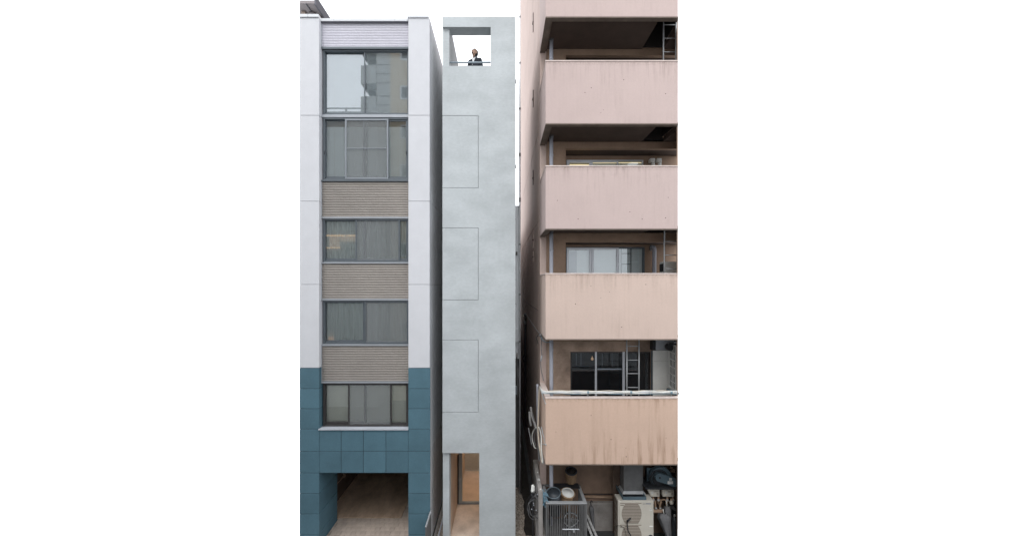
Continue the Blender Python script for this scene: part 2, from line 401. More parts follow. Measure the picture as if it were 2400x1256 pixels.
# blue tiles
bl = [1280, 1252, 1204, 1156, 1108, 1057, 1005, 957.5, 910.5, 862]
for i in range(9):
    z0, z1 = Z(bl[i]), Z(bl[i+1])
    deep = 1.22 if bl[i+1] >= 1107 else .42
    panel(xL0, xL1, 0, deep, z0, z1, 'blue', 'tile', .006)
    panel(xR0, xR1 + .012, 0, .07, z0, z1, 'blue', 'tile', .006)
sw = [0, Z(1057), Z(862)]
for i in range(2): panel(xR0 + .3, xR1, .085, 9.0, sw[i], sw[i+1], 'white_side', 'side_wall_panel')
MB().box(xL0 + .012, xL1 - .012, .012, 1.205, 0, Z(1108)).build('column_core', 'joint', LB)
MB().box(xL0 + .012, xL1 - .012, .012, .40, Z(1108), Z(862)).build('column_core', 'joint', LB)
MB().box(xR0 + .012, xR1 - .002, .010, .08, 0, Z(862)).build('column_core', 'joint', LB)
tx = [748, 799.5, 851.5, 904.5, 957]; ty = [1107.5, 1057, 1007.5]
for i in range(4):
    for j in range(2):
        MB().box(X(tx[i]) + G, X(tx[i+1]) - G, 0, .3, Z(ty[j]) + (G if j else 0), Z(ty[j+1]) - G).build('tile', 'blue', LB, bevel=.006)
MB().box(xL1, xR0, .014, .29, Z(1107), Z(1010)).build('lintel_core', 'joint', LB)
# copings
def coping(px0, px1, py0, py1, y0, y1, nm='coping'):
    MB().box(X(px0), X(px1), y0, y1, Z(py1), Z(py0)).build(nm, 'white_trim', LB, bevel=.006)
coping(702, 722, 35, 42, -.03, .45); coping(722.3, 747.5, 35.2, 42, -.03, .45)
coping(955, 980, 37.3, 43, -.03, .45); coping(980.3, 1004.5, 37.3, 43, -.03, .45)
MB().box(X(985), X(1004.5), .455, 9, Z(43), Z(37.5)).build('coping', 'white_trim', LB, bevel=.006)
MB().box(X(990), X(1004.5) + .004, .46, 9, Z(43) - .035, Z(43) - .002).build('under_coping_strip', 'neigh_dark', LB)  # thin dark strip along the coping's underside
for p0, p1 in ((750, 782), (782.4, 925), (925.4, 956)):
    MB().pb(p0, p1, 43.5, 50, YB - .09, .45).build('coping', 'white_trim', LB, bevel=.006)
MB().box(X(750, YB), xR0, YB - .075, .3, Z(50, YB-.09) - .03, Z(50, YB-.09) - .002).build('under_coping_strip', 'neigh_dark', LB)
# body behind the bay
MB().box(xL0 + .02, xR0 + .3, .47, 9.0, Z(1107), Z(60)).build('core', 'dark', LB)
MB().box(xL1 - .3, xL1 + .015, .425, .5, Z(1005), Z(60)).build('core', 'dark', LB)
bx0, bx1 = xL1 + .001, xR0 + .05           # bay width
# corrugated metal bands
def corrugated(py0, py1, mat='cladding', pitch=3.9):
    z1, z0 = Z(py0, YB), Z(py1, YB); nn = round((py1 - py0) / pitch); p = (z1 - z0) / nn
    b = MB(); prof = []
    for i in range(nn):
        for u in (-.97, -.86, -.6, -.2, .2, .6, .86, .97):
            prof.append((z0 + p * (i + .5 + u * .5), YB - .028 * math.sqrt(max(0, 1 - (u * .98)**2)) + .008))
    base = len(b.v)
    for z, y in prof: b.v += [(bx0, y, z), (bx1, y, z)]
    for i in range(len(prof) - 1): b.f.append((2*i, 2*i+1, 2*i+3, 2*i+2))
    b.build('corrugated_panel', mat, LB)
    MB().box(bx0, bx1, YB + .012, YB + .04, z0, z1).build('panel_backing', 'flash', LB)
    MB().box(bx0 - .03, bx0 + .012, YB - .035, YB + .01, z0, z1).build('edge_trim', 'flash', LB)
for r in ((51.5, 112, 'cladding_pale'), (427, 509), (618.5, 700), (810.5, 893)): corrugated(*r)
# flashings between bands and windows
for py0, py1, out_, m_ in ((112, 117.5, .05, 'alu'), (269.5, 276, .02, 'flash'), (422.5, 426.5, .05, 'alu'), (509, 513, .045, 'flash'), (614.5, 618, .045, 'flash'),
                           (700, 704, .045, 'flash'), (806, 810, .045, 'flash'), (893, 897, .045, 'flash')):
    MB().box(bx0 - .05, bx1, YB - out_, YB + .1, Z(py1, YB), Z(py0, YB)).build('flashing', m_, LB, bevel=.003)
# lowest sill: sloping stone
sl = MB(); z_f, z_b = Z(1007), Z(999, YB)
sl.v = [(X(747), -.035, z_f - .0), (X(957.2), -.035, z_f), (X(957.2), .2, z_f), (X(747), .2, z_f),
        (X(747), -.035, z_f + .035), (X(957.2), -.035, z_f + .035), (X(957.2), .2, z_b), (X(747), .2, z_b)]
sl.f = [(0,3,2,1),(4,5,6,7),(0,1,5,4),(1,2,6,5),(2,3,7,6),(3,0,4,7)]
sl.build('sill', 'sill', LB, bevel=.004)

def sash(win, px0, px1, py0, py1, Y, wpx, mat, pane, wb=None, bar=None):
    """sash measured on plane Y: four rails joined, pane a sub-part"""
    x0, x1, z1, z0 = X(px0, Y), X(px1, Y), Z(py0, Y), Z(py1, Y); t = wpx * K(Y); tb = (wb or wpx) * K(Y); th = .035
    b = MB()
    b.box(x0, x0 + t, Y, Y + th, z0, z1); b.box(x1 - t, x1, Y, Y + th, z0, z1)
    b.box(x0 + t, x1 - t, Y, Y + th, z1 - t, z1); b.box(x0 + t, x1 - t, Y, Y + th, z0, z0 + tb)
    if bar: b.box(x0 + t, x1 - t, Y + .004, Y + th, Z(bar + 1, Y), Z(bar - 1, Y))
    b.build('sash', mat, win, bevel=.003)
    q = MB(); yy = Y + .018
    q.face([(x0 + t, yy, z0 + tb), (x1 - t, yy, z0 + tb), (x1 - t, yy, z1 - t), (x0 + t, yy, z1 - t)])
    q.build('pane' if pane != 'screen' else 'insect_screen', pane, win)
def frame(root, px0, px1, py0, py1, Y, wpx, mat, depth=.12, name='window'):
    x0, x1, z1, z0 = X(px0, Y), X(px1, Y), Z(py0, Y), Z(py1, Y); t = wpx * K(Y)
    b = MB(); b.box(x0, x0 + t, Y, Y + depth, z0, z1); b.box(x1 - t, x1, Y, Y + depth, z0, z1)
    b.box(x0 + t, x1 - t, Y, Y + depth, z1 - t, z1); b.box(x0 + t, x1 - t, Y, Y + depth, z0, z0 + t)
    return b.build(name, mat, root, bevel=.003)
xw0, xw1 = 757, 959
W1 = frame(LB, xw0, xw1, 117.5, 269.5, YB, 3.5, 'alu')
sash(W1, 759.5, 858, 121, 267.5, YB + .065, 2.2, 'alu', 'glass_mirror')
sash(W1, 853, 957, 121, 267.5, YB + .025, 2.4, 'alu', 'glass_mirror')
W2 = frame(LB, xw0, xw1, 276, 422.5, YB, 4, 'alu')
sash(W2, 761, 860, 281, 419, YB + .065, 3, 'alu', 'glass', 5)
sash(W2, 851, 955, 281, 419, YB + .03, 3.5, 'alu', 'glass', 5)
sash(W2, 808.5, 910, 279, 420, YB - .012, 3.6, 'alu_mid', 'screen', 4, bar=348)
W3 = frame(LB, xw0, xw1, 513, 614.5, YB, 4, 'alu')
sash(W3, 761, 858, 516, 611, YB + .065, 3, 'alu', 'glass', 5)
sash(W3, 851, 955, 516, 611, YB + .03, 3, 'alu', 'glass', 5)
sash(W3, 833, 937, 513.8, 613.5, YB - .012, 3.2, 'alu', 'screen', 4)
W4 = frame(LB, xw0, xw1, 704, 806, YB, 4, 'alu')
sash(W4, 761, 860, 707.5, 804, YB + .065, 2.6, 'alu', 'glass', 7)
sash(W4, 851, 957, 707.5, 804, YB + .03, 3, 'alu', 'glass', 5)
sash(W4, 854, 956, 705, 805.5, YB - .012, 3, 'alu', 'screen', 4)
W5 = frame(LB, xw0, xw1, 897, 999, YB, 4, 'alu_brown')
sash(W5, 761, 858, 899.5, 996, YB + .065, 3, 'alu_brown', 'glass', 8)
sash(W5, 853, 955, 899.5, 996, YB + .03, 3, 'alu_brown', 'glass', 6)
sash(W5, 815.5, 917.5, 897.8, 998.5, YB - .012, 3.4, 'alu_brown', 'screen', 4)
for px in (760.5, 952):
    MB().pb(px - 1, px + 1, 354, 362, YB - .006, YB + .01).build('latch', 'steel_black', W2)
MB().pb(858.5, 859.8, 379, 381, YB + .02, YB + .03).build('latch', 'label_white', W2)
MB().pb(858.5, 859.8, 561, 563, YB + .02, YB + .03).build('latch', 'label_white', W3)

# curtains and blinds: things of their own, hung behind the panes
YC = YB + .17
def slat_blind(px0, px1, py0, py1, label, pitch=.026):
    x0, x1, z1, z0 = X(px0, YC), X(px1, YC), Z(py0, YC), Z(py1, YC)
    t = thing('venetian_blind', label, 'blind', ((x0+x1)/2, YC, z0), 'blinds behind the office windows')
    b = MB(); n_ = int((z1 - z0) / pitch)
    for i in range(n_):
        z = z0 + i * pitch
        b.face([(x0, YC, z), (x1, YC, z), (x1, YC + .012, z + pitch * .97), (x0, YC + .012, z + pitch * .97)])
    b.build('slat', 'blind', t, kind='stuff')
    c_ = MB()
    for q in range(4):
        xx = x0 + (x1 - x0) * (q + .5) / 4
        c_.box(xx - .004, xx + .004, YC - .004, YC - .001, z0, z1)
    c_.build('cord', 'cable_white', t)
slat_blind(759, 958, 119, 268, 'white slatted blind behind the mirror-like top window of the office block')
slat_blind(759, 958, 296, 417, 'white slatted blind behind the tall second window, bar across its middle')
def curtain(px0, px1, py0, py1, mat, label, waves, amp=.036, Y=YC):
    x0, x1, z1, z0 = X(px0, Y), X(px1, Y), Z(py0, Y), Z(py1, Y); b = MB(); nn = waves * 8; rows = 8
    ph = [random.uniform(.5, 1.3) for _ in range(waves + 1)]
    for r_ in range(rows + 1):
        for i in range(nn + 1):
            u = i / nn; wv = u * waves
            aa = ph[int(min(wv, waves))]
            b.v.append((x0 + (x1 - x0) * u + .012 * math.sin(r_ * .8 + wv) * (1 - r_ / rows), Y + amp * aa * math.sin(wv * 2 * math.pi + .25 * math.sin(r_ * .7)), z0 + (z1 - z0) * r_ / rows))
    for r_ in range(rows):
        for i in range(nn):
            n0 = r_ * (nn + 1) + i; b.f.append((n0, n0 + 1, n0 + nn + 2, n0 + nn + 1))
    return b.build('curtain', mat, smooth=True, label=label, cat='curtain', group='curtains behind the office windows', origin=((x0+x1)/2, Y, z0))
curtain(759, 958, 515, 612, 'sheer', 'sheer grey curtain glowing warm at its left, third office window', 17)
curtain(759, 958, 706, 803, 'sheer', 'grey pleated curtain, small warm lamp at its lower left corner', 15)
# dim rooms right behind the curtains
MB().box(bx0, bx1, .44, .468, Z(1000), Z(60)).build('room_wall', 'room', LB)
sh = thing('roller_shade', 'plain beige roller shade behind the brown-framed lowest office window', 'blind', (X(858, YC), YC, Z(996, YC)), 'blinds behind the office windows')
MB().pb(764, 958, 899, 991, YC, YC + .006).build('cloth', 'shade', sh)
MB().pb(764, 958, 990.5, 993.5, YC - .006, YC + .012).build('bottom_bar', 'alu_light', sh)
lt = thing('shelf_lamp', 'warm strip light under a shelf, seen through the sheer curtain', 'lamp', (X(798, .4), .4, Z(580, .4)))
MB().pb(764, 775, 551, 553, .405, .415).build('light_strip', 'lamp_warm', lt)
MB().pb(772, 808, 551, 553.2, .40, .415).build('light_strip', 'lamp_warm', lt)
MB().pb(811, 834, 551, 553.2, .405, .415).build('light_strip', 'lamp_warm', lt)
MB().pb(764, 797, 580, 581.6, .40, .415).build('light_strip', 'lamp_warm', lt)
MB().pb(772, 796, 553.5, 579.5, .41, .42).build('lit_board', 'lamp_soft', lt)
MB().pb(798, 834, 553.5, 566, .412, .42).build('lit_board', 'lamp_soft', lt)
tl = thing('table_lamp', 'small orange lamp glowing in the corner of the fourth office window', 'lamp', (X(774, .3), .3, Z(803, .3)))
MB().lathe([(.025, 0), (.025, .01), (.008, .02), (.008, .06)], P(776, 801, .41), n=10).build('base', 'steel_dark', tl, smooth=True)
MB().lathe([(.030, .05), (.026, .17)], P(776, 801, .41), n=14, sx=3.2).build('lamp_shade', 'lamp_shade', tl, smooth=True)

# garage
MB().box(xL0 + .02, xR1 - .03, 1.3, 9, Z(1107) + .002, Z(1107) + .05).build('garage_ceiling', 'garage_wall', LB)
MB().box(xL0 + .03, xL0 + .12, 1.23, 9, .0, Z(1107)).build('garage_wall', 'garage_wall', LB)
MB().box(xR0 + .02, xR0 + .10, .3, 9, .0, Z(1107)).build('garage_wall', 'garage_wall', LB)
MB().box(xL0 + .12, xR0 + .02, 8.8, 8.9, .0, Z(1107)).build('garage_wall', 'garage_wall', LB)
pp = thing('conduit_pipe', 'thin beige pipes running along the dark garage wall', 'pipe', (xL0 + .16, 1.3, 0))
x_ = xL0 + .17
MB().tube([(x_, 1.3, 1.28), (x_, 4, 1.28), (x_, 8, 1.28)], .018).build('pipe', 'insul', pp, smooth=True)
MB().tube([(x_, 1.3, .72), (x_, 3.1, .72), (x_, 3.2, .80), (x_, 3.2, 2.1)], .018).build('pipe', 'insul', pp, smooth=True)
MB().box(x_ - .03, x_ + .03, 2.7, 2.78, .66, .78).build('bracket', 'insul', pp)
# garage floor: pavers, then stained concrete
dw = MB(); dw.box(xL0 + .1, xR0 + .02, -.8, 8.8, .002, .010); drv = dw.build('driveway', 'paver_joint', kind='structure')
cs = MB(); cs.box(xL0 + .12, -3.32, 1.298, 8.7, .010, .046); cs.build('concrete_slab', 'garage_floor', drv, bevel=.006)
pm = bpy.data.meshes.new('paver'); _b = bmesh.new()
PW, PL, PH = .152, .215, .03
bmesh.ops.create_cube(_b, size=1); bmesh.ops.scale(_b, vec=(PW - .007, PL - .007, PH), verts=_b.verts); _b.to_mesh(pm); _b.free()
pm.materials.append(M['paver'])
def paver(x, y):
    o = bpy.data.objects.new('paver', pm); C.objects.link(o); o.parent = drv
    o.location = (x, y, .010 + PH/2 + random.uniform(-.003, .004)); o.rotation_euler = (random.uniform(-.006, .006), random.uniform(-.006, .006), random.uniform(-.01, .01))
row = 0
y = -.105
while y < 1.25:
    x = X(748) + (.076 if row % 2 else 0) - .05
    while x < xR0 - .05:
        if x > X(748) + .08: paver(x, y)
        x += PW
    y += PL; row += 1
while y < 4.0:
    for x in (-3.24, -3.09, -2.94, -2.79): paver(x + (.02 if row % 2 else 0), y)
    y += PL; row += 1

# steel leaf at the corner of the office block
t = thing('gate_leaf', 'dark grey steel leaf standing out from the corner of the blue tiled column', 'gate', (xR1 + .03, -.7, 0))
MB().box(xR1 + .016, xR1 + .046, -.72, -.005, .02, Z(1198)).build('leaf', 'steel_dark', t, bevel=.004)
MB().box(xR1 + .010, xR1 + .052, -.725, -.003, Z(1198), Z(1198) + .02).build('top_edge', 'steel', t, bevel=.003)
t = thing('drain_line', 'thin grey pipe lying in the gravel of the narrow left alley', 'pipe', (X(1024), 1, 0))
MB().tube([(X(1022.5), .0, .06), (X(1022.5), 4, .07), (X(1022.5), 11, .06)], .022).build('pipe', 'pipe_grey', t, smooth=True)
MB().box(X(1011), X(1016.5), .1, 11, .01, .07).build('kerb', 'old_conc', t, bevel=.008)

# ================================================================== TOWER (narrow concrete house)
TW = thing('narrow_tower', 'very narrow pale concrete tower with an open square lookout at its top', 'building', (X(1122), 0, 0))
e0, e1, e2, e3, e4 = X(1037), X(1121.3), X(1123.3), X(1150), X(1208)
pans = [(271, 441), (534, 703), (796, 966)]
zs = sorted([0, Z(1061), Z(966), Z(796), Z(703), Z(534), Z(441), Z(271), Z(155), Z(64), Z(40)])
xs = [e0, e1, e2, e3, e4]
def fill(i, j):
    zc = (zs[j] + zs[j+1]) / 2; xc = (xs[i] + xs[i+1]) / 2
    if zc < Z(1061) and xc < e2: return False
    if Z(155) < zc < Z(64) and xc < e3: return False
    for a_, b_ in pans:
        if Z(b_) < zc < Z(a_) and xc < e1: return False
    return True
grid_slab(xs, zs, fill, 0, .38).build('facade', 'concrete', TW)
for a_, b_ in pans:
    MB().box(e0, e1 - .010, .003, .09, Z(b_) + .010, Z(a_) - .010).build('shutter_panel', 'concrete', TW, bevel=.004)
    MB().box(e0 + .01, e1, .10, .14, Z(b_), Z(a_)).build('panel_backing', 'groove', TW)
    MB().tube([(e0 - .008, .05, Z(a_) - .07), (e0 - .008, .05, Z(a_) - .02)], .012).build('hinge', 'bolt', TW)
wt = .20
for z0, z1 in ((0, Z(1061) - .0), (Z(155), Z(64)), ):
    MB().box(e0, X(1053, .08), .08, .379, z0, z1).build('pier', 'concrete', TW)
MB().box(e0, X(1053, .08), .381, 6.0, 0, Z(1061)).build('side_wall', 'concrete_in', TW)
MB().box(e0, X(1053, .08), .381, 4.4, Z(1061) + .002, Z(42)).build('side_wall', 'concrete', TW)
MB().box(e4 - wt, e4, .381, 4.4, 0, Z(42)).build('side_wall', 'concrete', TW)
zf = 13.20
MB().box(X(1053, .08) + .002, e4 - wt - .002, .385, 4.3, zf - .2, zf).build('terrace_floor', 'concrete', TW)
MB().box(X(1053, .08) + .002, e4 - wt - .002, .385, 4.3, Z(1061), zf - .21).build('core', 'concrete', TW)
MB().box(e0, e4, 4.41, 13.5, 0, 10.4).build('gap_shade_block', 'concrete', TW)  # unseen mass added to shut light out of the right gap
MB().tube([(X(1053, .13), .13, Z(147, .13)), (X(1150, .13) - .005, .13, Z(147, .13))], .024, 10).build('handrail', 'rail', TW, smooth=True)
# entry
MB().box(X(1053, .08) + .001, e2 - .001, -.3, 2.06, .012, .05).build('entry_floor', 'entry_floor', TW)
MB().box(e2 + .001, e4 - wt - .001, .385, 2.06, 0, Z(1061) - .002).build('entry_wall', 'concrete_in', TW)
yd = 2.08
dr = MB(); 
dr.pb(1075, 1083.5, 1055, 1183, yd, yd + .06); dr.pb(1083.6, 1135, 1175, 1183, yd, yd + .06); dr.pb(1083.6, 1135, 1050, 1058, yd, yd + .06)
dor = dr.build('door', 'door_grey', TW, bevel=.004)
q = MB(); yy = yd + .03
q.face([(X(1083.6, yy), yy, Z(1175, yy)), (X(1135, yy), yy, Z(1175, yy)), (X(1135, yy), yy, Z(1055, yy)), (X(1083.6, yy), yy, Z(1055, yy))])
q.build('pane', 'glass_low', dor)
MB().tube([P(1079, 1120, yd - .04), P(1079, 1150, yd - .04)], .012, 8).build('handle', 'steel', dor, smooth=True)
MB().box(X(1073, yd), e4 - wt - .01, yd - .03, yd + .069, .05, .062).build('threshold', 'steel_dark', TW)
MB().pb(1071.8, 1074.8, 1066, 1183, yd + .04, yd + .10).build('door_gap', 'groove', TW)
MB().box(X(1053, .08) + .001, e4 - wt - .001, yd + .07, 6, .0, .05).build('hall_floor', 'concrete_in', TW)
MB().box(X(1053, .08) + .003, e4 - wt - .003, 5.0, 5.1, .05, Z(1061) - .003).build('hall_wall', 'concrete_in', TW)
MB().box(X(1053, .08) + .003, X(1053, .08) + .03, yd + .11, 4.99, .05, Z(1061) - .003).build('hall_wall', 'concrete_in', TW)
hl = thing('ceiling_lamp', 'warm flat ceiling lamp lighting the hall behind the tower entrance', 'lamp', (-.6, 3.2, Z(1061) - .05))
MB().box(-.85, -.2, 2.6, 3.9, Z(1061) - .05, Z(1061) - .012).build('diffuser', mk_emit('hall_lamp', (1, .72, .48), 7.0), hl)

# ------------------------------------------------------------------ person at the lookout
def capsule(b, p0, r0, p1, r1, n=14):
    p0, p1 = Vector(p0), Vector(p1); d = p1 - p0; L = d.length
    ax = d.normalized() if L > 1e-6 else Vector((0, 0, 1)); prof = []
    for i in range(6): t = -math.pi/2 + i * math.pi/12; prof.append((max(1e-5, r0*math.cos(t)), r0*math.sin(t)))
    prof.append((r0, 0)); prof.append((r1, L))
    for i in range(1, 7): t = i * math.pi/12; prof.append((max(1e-5, r1*math.cos(t)), L + r1*math.sin(t)))
    prof = [(max(r, 2e-4), h) for r, h in prof]
    b.lathe(prof, p0, ax, n)
def skin_mesh(caps, voxel, name, mat, parent, xform=None, smooth_it=4, flat=None, ell=()):
    b = MB()
    for c in caps: capsule(b, *c)
    for c_, r_ in ell:   # ellipsoids: centre, radii
        n0 = len(b.v); b.lathe([(max(2e-4, math.cos(-math.pi/2 + i*math.pi/12)), math.sin(-math.pi/2 + i*math.pi/12)) for i in range(13)], (0,0,0), n=18)
        for i in range(n0, len(b.v)):
            v = b.v[i]; b.v[i] = (c_[0] + v[0]*r_[0], c_[1] + v[1]*r_[1], c_[2] + v[2]*r_[2])
    if xform is not None: b.v = [tuple(xform @ Vector(v)) for v in b.v]
    me = bpy.data.meshes.new('tmp'); me.from_pydata(b.v, [], b.f)
    bm = bmesh.new(); bm.from_mesh(me); bmesh.ops.recalc_face_normals(bm, faces=bm.faces); bm.to_mesh(me); bm.free()
    o = bpy.data.objects.new('tmp', me); C.objects.link(o)
    rm = o.modifiers.new('r', 'REMESH'); rm.mode = 'VOXEL'; rm.voxel_size = voxel
    sm = o.modifiers.new('s', 'SMOOTH'); sm.iterations = smooth_it; sm.factor = .5
    dg = bpy.context.evaluated_depsgraph_get(); dg.update()
    m2 = bpy.data.meshes.new_from_object(o.evaluated_get(dg)); bpy.data.objects.remove(o); bpy.data.meshes.remove(me)
    m2.name = name; m2.materials.clear(); m2.materials.append(M[mat])
    for p in m2.polygons: p.use_smooth = True
    r = bpy.data.objects.new(name, m2); C.objects.link(r); r.parent = parent
    return r
pr = thing('person', 'person in dark jacket and white shirt looking up from the lookout of the narrow tower', 'person', (X(1112.5, .52), .52, zf))
# local metres, facing the street (-y), turned a little to the left of the photo
TZ = Matrix.Rotation(R(-20), 4, 'Z')
hc = Vector((-.005, -.035, 1.535))
HR = Matrix.Translation(hc) @ Matrix.Rotation(R(-33), 4, 'Z') @ Matrix.Rotation(R(-27), 4, 'X')
def hv(x, y, z): return HR @ Vector((x, y, z))
body_caps = [((0,.0,.95),.135,(0,.01,1.15),.13), ((0,.01,1.15),.12,(0,.02,1.26),.085), ((0,.03,1.36),.062,tuple(hc + Vector((.0,.03,-.05))),.056)]
for s in (-1, 1):
    sh_ = Vector((s*.165, .02, 1.315)); el = Vector((s*.225, .03, 1.10)); wr = Vector((s*.20, -.12, .93))
    body_caps += [((0,.02,1.29),.05,sh_,.035), (sh_,.035,el,.035), (el,.042,wr,.028)]
    hip = Vector((s*.095, 0, .93)); kn = Vector((s*.10, -.01, .50)); an = Vector((s*.10, .02, .09))
    body_caps += [(hip,.085,kn,.056), (kn,.056,an,.038), (an,.036,(s*.11,-.13,.035),.028)]
    pal = wr + Vector((-s*.005, -.06, -.055)); body_caps += [(wr,.026,pal,.034)]
    for q in range(4):
        r0_ = pal + Vector((s*(.026 - .017*q), -.012, -.012)); L_ = (.036, .042, .044, .038)[q]
        f1 = r0_ + Vector((0, -.02, -L_*.8)); f2 = f1 + Vector((0, .008, -L_*.7))
        body_caps += [(r0_,.0095,f1,.009), (f1,.009,f2,.0075)]
    body_caps += [(wr + Vector((-s*.02,-.02,-.02)),.012,wr + Vector((-s*.045,-.05,-.045)),.010), (wr + Vector((-s*.045,-.05,-.045)),.010,wr + Vector((-s*.045,-.075,-.075)),.008)]
head_caps = []
def hcap(a, ra, b_, rb): head_caps.append((hv(*a), ra, hv(*b_), rb))
hcap((0,.015,.035),.080,(0,.02,.02),.078); hcap((0,-.02,.03),.072,(0,-.03,-.02),.062); hcap((0,-.04,-.05),.044,(0,-.052,-.082),.030)
hcap((0,-.092,.012),.010,(0,-.112,-.022),.014); hcap((-.02,-.083,-.055),.009,(.02,-.083,-.055),.009)
hcap((-.035,-.072,.022),.016,(-.034,-.074,.021),.016); hcap((.035,-.072,.022),.016,(.034,-.074,.021),.016)
hcap((-.03,-.082,.042),.010,(.03,-.082,.042),.010)
for s in (-1, 1): hcap((s*.078,.02,.01),.016,(s*.082,.028,-.022),.011)
bd = skin_mesh([(TZ @ Vector(a_), ra, TZ @ Vector(b_), rb) for a_, ra, b_, rb in body_caps] + head_caps, .0085, 'body', 'skin', pr, smooth_it=3)
jk = [((0,.0,.80),.165,(0,.01,1.13),.150), ((0,.01,1.13),.150,(0,.03,1.33),.118), ((-.07,.02,1.28),.12,(.07,.02,1.28),.12), ((0,.06,1.355),.066,(0,.065,1.375),.058)]
for s in (-1, 1):
    sh_ = Vector((s*.160, .02, 1.318)); el = Vector((s*.222, .03, 1.09)); wr = Vector((s*.204, -.10, .955))
    jk += [((s*.05,.03,1.335),.068,sh_,.064), (sh_,.070,el,.056), (el,.056,wr,.044)]
jko = skin_mesh([(TZ @ Vector(a_), ra, TZ @ Vector(b_), rb) for a_, ra, b_, rb in jk], .012, 'jacket', 'cloth_dark', pr, smooth_it=3)
tr = []
for s in (-1, 1): tr += [((s*.085,0,.93),.11,(s*.10,-.01,.50),.078), ((s*.10,-.01,.50),.078,(s*.10,.02,.08),.062)]
skin_mesh([(TZ @ Vector(a_), ra, TZ @ Vector(b_), rb) for a_, ra, b_, rb in tr], .014, 'trousers', 'cloth_dark', pr)
for s in (-1, 1):
    skin_mesh([(TZ @ Vector((s*.10,.03,.05)),.048,TZ @ Vector((s*.115,-.15,.042)),.040)], .010, 'shoe', 'steel_black', pr)
# white shirt: V between the lapels with collar
skin_mesh([(TZ @ Vector((0,-.125,1.20)),.010,TZ @ Vector((-.045,-.075,1.365)),.018), (TZ @ Vector((0,-.125,1.20)),.010,TZ @ Vector((.045,-.075,1.365)),.018),
           (TZ @ Vector((0,-.120,1.22)),.014,TZ @ Vector((0,-.080,1.34)),.026),
           (TZ @ Vector((-.045,-.06,1.375)),.018,TZ @ Vector((-.055,.03,1.40)),.018), (TZ @ Vector((.045,-.06,1.375)),.018,TZ @ Vector((.055,.03,1.40)),.018)], .008, 'shirt', 'cloth_white', pr, smooth_it=2)
skin_mesh([(hv(0,.035,.06),.082,hv(0,.045,.02),.085), (hv(0,.02,.085),.066,hv(0,-.025,.092),.05), (hv(0,.07,-.02),.062,hv(0,.075,-.075),.05),
           (hv(.055,.03,.03),.038,hv(.06,.035,-.01),.032), (hv(-.055,.03,.03),.038,hv(-.06,.035,-.01),.032)], .010, 'hair', 'hair', pr, smooth_it=2)
skin_mesh([(hv(0,-.078,-.085),.020,hv(0,-.068,-.105),.016), (hv(-.028,-.082,-.045),.008,hv(.028,-.082,-.045),.008), (hv(-.026,-.078,-.075),.010,hv(.026,-.078,-.075),.010)], .006, 'beard', 'hair', pr, smooth_it=1)
gl = MB()
for s in (-1, 1):
    gl.tube([hv(s*.034 + .024*math.cos(t*math.pi/8), -.100, .020 + .02*math.sin(t*math.pi/8)) for t in range(17)], .003, 5)
    gl.tube([hv(s*.058, -.098, .022), hv(s*.08, .02, .018)], .003, 5)
gl.tube([hv(-.011,-.10,.024), hv(.011,-.10,.024)], .003, 5)
for i in range(len(gl.v)): gl.v[i] = tuple(Vector(gl.v[i]) + Vector(pr.location))
gl.build('glasses', 'steel_black', pr, smooth=True)
bt = MB(); bt.lathe([(.010, 0), (.010, .006)], Vector(pr.location) + TZ @ Vector((.0, -.160, 1.12)), axis=TZ @ Vector((0, -1, 0)), n=10); bt.build('button', 'label_white', jko)

# ================================================================== REAR METAL-CLAD BUILDING in the right gap
RB = thing('rear_building', 'pale metal-clad building edge low in the gap right of the tower', 'building', (.4, 2.9, 0))
yr = 2.9; zb = Z(803, yr); zt_ = 19.2; ztop = Z(482, yr)  # wall stops short; open sky above stands in for its glare
nz = 3
for i in range(nz):
    z0 = zb + (ztop - zb) * i / nz; z1 = zb + (ztop - zb) * (i + 1) / nz
    MB().box(X(1204, yr), X(1217.5, yr), yr, yr + .06, z0 + .002, z1 - .002).build('wall_panel', 'clad_white', RB, bevel=.004)
MB().box(X(1204, yr), X(1220, yr), yr + .07, 13.5, zb - .6, ztop - .02).build('core', 'clad_white', RB)  # run deep, out of view, to keep the gap dark
MB().box(X(1204, yr), X(1219, yr), yr + .3, 11, 0.0, zb - .6).build('gap_dark_fill', 'steel_dark', RB)  # dark fill standing for the shaded gap below the cladding
for py in (4, 62, 119, 176, 202, 258, 317, 375, 401, 457, 514, 573, 655, 712):
    # screw heads standing out of the tower's alley side
    z_ = Z(py, .6)
    if z_ < Z(46): MB().tube([(e4, .6, z_), (e4 + .03, .6, z_)], .016, 8).build('screw_head', 'bolt', TW)
MB().pb(1205, 1214, 770, 802, yr - .10, yr - .004).build('junction_box', 'clad_white', RB, bevel=.005)
MB().pb(1207, 1213, 590, 598, yr - .06, yr - .004).build('vent_hood', 'steel_dark', RB)
for py in (391, 192): MB().box(e4 + .0005, e4 + .045, .55, .64, Z(py, .6) - .05, Z(py, .6) + .05).build('vent_hood', 'tape_grey', TW, bevel=.01)
RP = thing('drain_pipe', 'white drainpipe clamped in the gap between tower and pink apartments', 'pipe', (X(1218.4, 2.75), 2.75, 0))
xp = X(1218.4, 2.75)
MB().tube([(xp, 2.76, 0), (xp, 2.76, zt_)], .030, 12).build('pipe', 'clad_white', RP, smooth=True)
for py in (40, 148, 255, 361, 365, 466, 471, 573, 690, 800):
    MB().tube([(xp, 2.76, Z(py, 2.75) - .03), (xp, 2.76, Z(py, 2.75) + .03)], .042, 12).build('clamp', 'steel', RP)
MB().box(-.4, 1.16, 13.6, 13.7, 0, 5.2).build('alley_dark_end', 'near_black', label='dark panel added to keep the far end of the right alley in shade', cat='wall', origin=(.4, 13.6, 0))  # added panel; its near-black colour stands for the darkness there
t = thing('meter_cluster', 'grey pipes and fittings low in the dark gap right of the tower', 'pipe', (.6, 2.6, 0))
